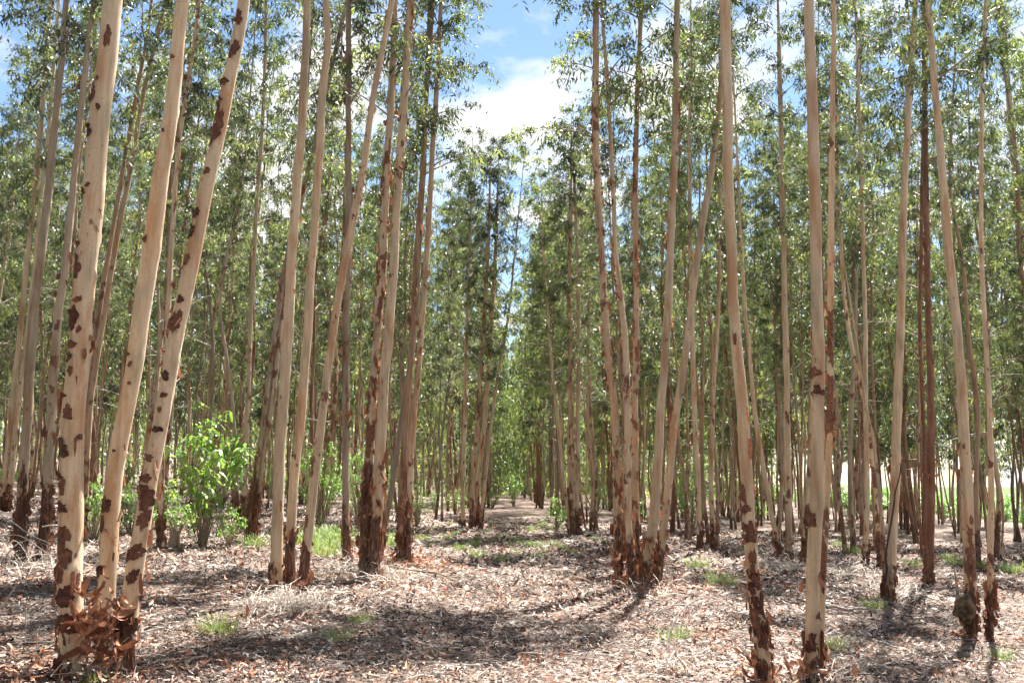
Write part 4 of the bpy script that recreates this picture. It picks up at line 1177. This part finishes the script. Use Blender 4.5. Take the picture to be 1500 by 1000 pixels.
# larger bark curls lying about, each on its own
rc = np.random.default_rng(55)
spots_px = [(470, 895), (482, 900), (455, 905), (495, 890), (440, 900), (515, 935), (505, 962), (580, 928), (600, 922), (545, 932), (620, 935), (660, 955), (690, 905), (730, 862), (745, 890), (770, 975), (790, 972), (815, 968), (860, 990),
            (290, 985), (310, 995), (335, 985), (270, 990), (350, 992), (320, 970), (300, 976), (265, 895), (360, 905), (340, 915), (390, 925), (215, 870), (60, 980), (40, 990), (20, 835), (35, 830), (15, 960), (70, 965), (72, 978), (30, 860), (25, 905),
            (1040, 950), (1015, 945), (1060, 930), (1010, 960), (1085, 965), (1075, 990), (1230, 985), (1250, 995), (1215, 965), (1310, 940), (1330, 925), (1345, 935), (1290, 925), (1395, 990), (1410, 985), (1440, 965), (1470, 950), (1380, 890), (1350, 880), (1270, 900), (1480, 915), (1140, 870), (1120, 860), (1190, 855),
            (600, 835), (625, 832), (610, 838), (640, 830), (575, 832), (650, 845), (560, 865), (655, 875), (705, 875), (780, 860), (850, 870), (880, 930), (905, 985), (940, 975), (550, 985), (460, 975), (410, 985), (430, 950)]
for i, (px, py) in enumerate(spots_px):
    b = on_ground(px, py)
    s = rc.uniform(0.35, 0.85)
    o = obj('bark_curl', STRIPS[int(rc.integers(0, 12))], None, b + np.array([0, 0, 0.035 * s + 0.012]), (rc.normal(0, 0.3) + (math.pi if rc.random() < 0.5 else 0), rc.normal(0, 0.2), rc.uniform(0, 6.28)), s)
    o['label'] = 'curled strip of shed red bark lying on the leaf litter'; o['category'] = 'bark'; o['group'] = 'shed bark curls on the ground'

# ------------------------------------------------------------------ grass tufts and straw
def tuft(seed, n, h, spread, mat, w=0.007, flop=0.5):
    r = np.random.default_rng(seed)
    a = r.uniform(0, 6.28, n); q = spread * np.sqrt(r.random(n)) * 0.4
    b = np.stack([q * np.cos(a), q * np.sin(a), np.full(n, -0.01)], 1)
    a2 = a + r.normal(0, 0.6, n); out = np.stack([np.cos(a2), np.sin(a2), 0 * a2], 1)
    L = h * r.uniform(0.5, 1.1, n)[:, None]; fl = flop * r.uniform(0.2, 1.3, n)[:, None]
    s = np.stack([-np.sin(a2), np.cos(a2), 0 * a2], 1) * w / 2
    up = np.array([0, 0, 1.0])
    p1 = b + up * L * 0.5 + out * L * fl * 0.25
    p2 = b + up * L * (0.92 - 0.35 * fl) + out * L * fl * 0.75
    p3 = b + up * L * (1.0 - 0.75 * fl) + out * L * fl * 1.2
    v = np.stack([b + s, b - s, p1 + s, p1 - s, p2 + s * 0.7, p2 - s * 0.7, p3], 1).reshape(-1, 3)
    k = np.arange(n)[:, None] * 7
    return mesh('grass_tuft', v, [np.concatenate([k + [0, 1, 3, 2], k + [2, 3, 5, 4]]), k + [4, 5, 6]], mat, np.repeat(np.clip(r.normal(0.45, 0.2, n), 0, 1), 7))
TUFTS = [tuft(i, 120, 0.30, 0.6, M_GRASS, 0.006, 0.75) for i in range(4)]
def put_tuft(px, py, s, label, group):
    o = obj('grass_tuft', TUFTS[int(rc.integers(0, 4))], None, on_ground(px, py), (0, 0, rc.uniform(0, 6.28)), s)
    o['label'] = label; o['category'] = 'grass'
    if group:
        o['group'] = group
for px, py, s in [(640, 775), (655, 790), (668, 782), (690, 800), (700, 788), (712, 778), (720, 795), (736, 822), (745, 800), (756, 795), (770, 800), (785, 802), (800, 808), (812, 800), (825, 803), (838, 812), (790, 818), (795, 770), (805, 776), (780, 778), (870, 790), (885, 796), (610, 778), (620, 792), (632, 800), (580, 790), (660, 768), (720, 770), (700, 815), (675, 806), (758, 812), (735, 786)] and [(a, b, 1) for a, b in [(640, 775), (655, 790), (668, 782), (690, 800), (700, 788), (712, 778), (720, 795), (736, 822), (745, 800), (756, 795), (770, 800), (785, 802), (800, 808), (812, 800), (825, 803), (838, 812), (790, 818), (795, 770), (805, 776), (780, 778), (870, 790), (885, 796), (610, 778), (620, 792), (632, 800), (580, 790), (660, 768), (720, 770), (700, 815), (675, 806), (758, 812), (735, 786)]]:
    put_tuft(px, py, rc.uniform(0.35, 0.75), 'light green grass tuft growing along the sunlit track', 'grass tufts on the track')
for px, py in [(470, 795), (480, 805), (488, 790), (460, 788), (476, 815), (500, 796), (455, 800), (565, 800), (440, 796)]:
    put_tuft(px, py, rc.uniform(0.9, 1.5), 'light green grass tuft behind the straw-footed tree and grey trunk', 'grass tufts behind the grey trunk')
for px, py, s, lab in [(497, 938, 0.55, 'bright grass tuft at the edge of the shade patch, trackward of the straw heap'), (527, 912, 0.5, 'darker grass tuft just behind the bright one beside the straw heap'), 
                      (318, 928, 0.75, 'lone thin grass sprig on the litter near the three-stemmed tree'), (1222, 950, 0.6, 'bright grass tuft beside the smooth pale pair'), (1020, 832, 1.0, 'grass tuft in the light beyond the five-stemmed clump'),
                      (1057, 856, 1.0, 'grass tuft between the five-stemmed clump and the scaly pale tree'), (1468, 965, 0.5, 'sparse grass tuft in front of the thin pale eucalyptus'), (1281, 892, 0.7, 'small grass tuft at the foot of the tan trunk'),
                      (1485, 840, 1.2, 'grass tuft in sunlight at the far right edge'), (990, 938, 0.6, 'sparse pale grass tuft under the arched grey twigs'), (140, 1003, 0.4, 'green grass tuft at the very foot of the three-stemmed tree'), (375, 800, 1.0, 'grass tuft at the foot of the dark leaning pair')]:
    put_tuft(px, py, s, lab, None)
for px, py in [(1230, 800), (1240, 790), (1400, 828), (1440, 832), (1470, 838), (1390, 820), (1255, 812), (1100, 815), (1340, 830)]:
    put_tuft(px, py, rc.uniform(0.7, 1.2), 'faint grass tuft among the trunks past the smooth pale pair', 'grass tufts among the far right trunks')
def straw(label, px, py, n, h, spread, seed, flop=0.9, dy=0.0):
    b = on_ground(px, py)
    r = np.random.default_rng(seed)
    mb = MB()
    for i in range(int(n * 1.3)):
        a = r.uniform(0, 6.28); q = spread * 0.42 * math.sqrt(r.random())
        x0, y0 = q * math.cos(a), q * math.sin(a)
        z0 = float(ground(b[0] + x0, b[1] + y0)) - b[2] + r.uniform(0, h * 0.25) * (1 - q / spread)
        d = r.uniform(0, 6.28); L = h * r.uniform(0.5, 1.6); el = r.uniform(0.15, 1.25)
        s_ = np.linspace(0, 1, 5)[:, None]
        D = np.array([math.cos(d) * math.cos(el), math.sin(d) * math.cos(el), math.sin(el)])
        C = np.array([x0, y0, z0]) + D * L * s_ - np.array([0, 0, 1]) * L * r.uniform(0.35, 0.95) * math.sin(el) * s_ ** 2 + r.normal(0, 0.012, (5, 3)) * s_
        w_ = np.array([-math.sin(d), math.cos(d), r.normal(0, 0.5)]) * r.uniform(0.0018, 0.0035)
        v = np.concatenate([C + w_, C - w_])
        k_ = np.arange(4)
        mb.add(v, np.stack([k_, k_ + 1, k_ + 6, k_ + 5], 1), r.uniform(0.1, 1))
    me = mb.mesh('dry_grass_clump', M_STRAW)
    o = obj('dry_grass_clump', me, None, b)
    o['label'] = label; o['category'] = 'dry grass'
straw('big heap of grey dry straw drooping at the straw-footed tree', 418, 893, 420, 0.34, 1.0, 71, 1.0)
straw('dark heap of dry straw round the foot of the double-trunked tree', 532, 850, 300, 0.5, 1.6, 72, 0.9)
straw('dry straw sprouting below the arched grey twigs', 985, 985, 60, 0.3, 0.5, 73, 0.7)
straw('dry straw clump around the five-stemmed clump foot', 925, 872, 120, 0.4, 1.6, 74, 0.9)
straw('dry straw spilling from the foot of the three-stemmed tree', 165, 985, 70, 0.32, 0.6, 75, 0.9)
straw('dry straw clump between the tan trunk and the smooth pale pair', 1240, 845, 160, 0.45, 1.6, 76, 0.9)
straw('dry straw clump at the foot of the tan trunk', 1310, 872, 90, 0.4, 1.0, 77, 0.9)
straw('dry straw clump beside the burl tree', 1425, 915, 70, 0.35, 0.6, 78, 0.9)
straw('dry straw clump at the foot of the pinkish three-stemmed clump', 1150, 835, 110, 0.45, 1.2, 79, 0.9)
straw('dry straw at the foot of the smooth pale pair', 1185, 1000, 60, 0.3, 0.5, 80, 0.8)
straw('dry straw along the dark feet of the grey two-stemmed tree', 50, 838, 120, 0.5, 1.5, 81, 0.9)
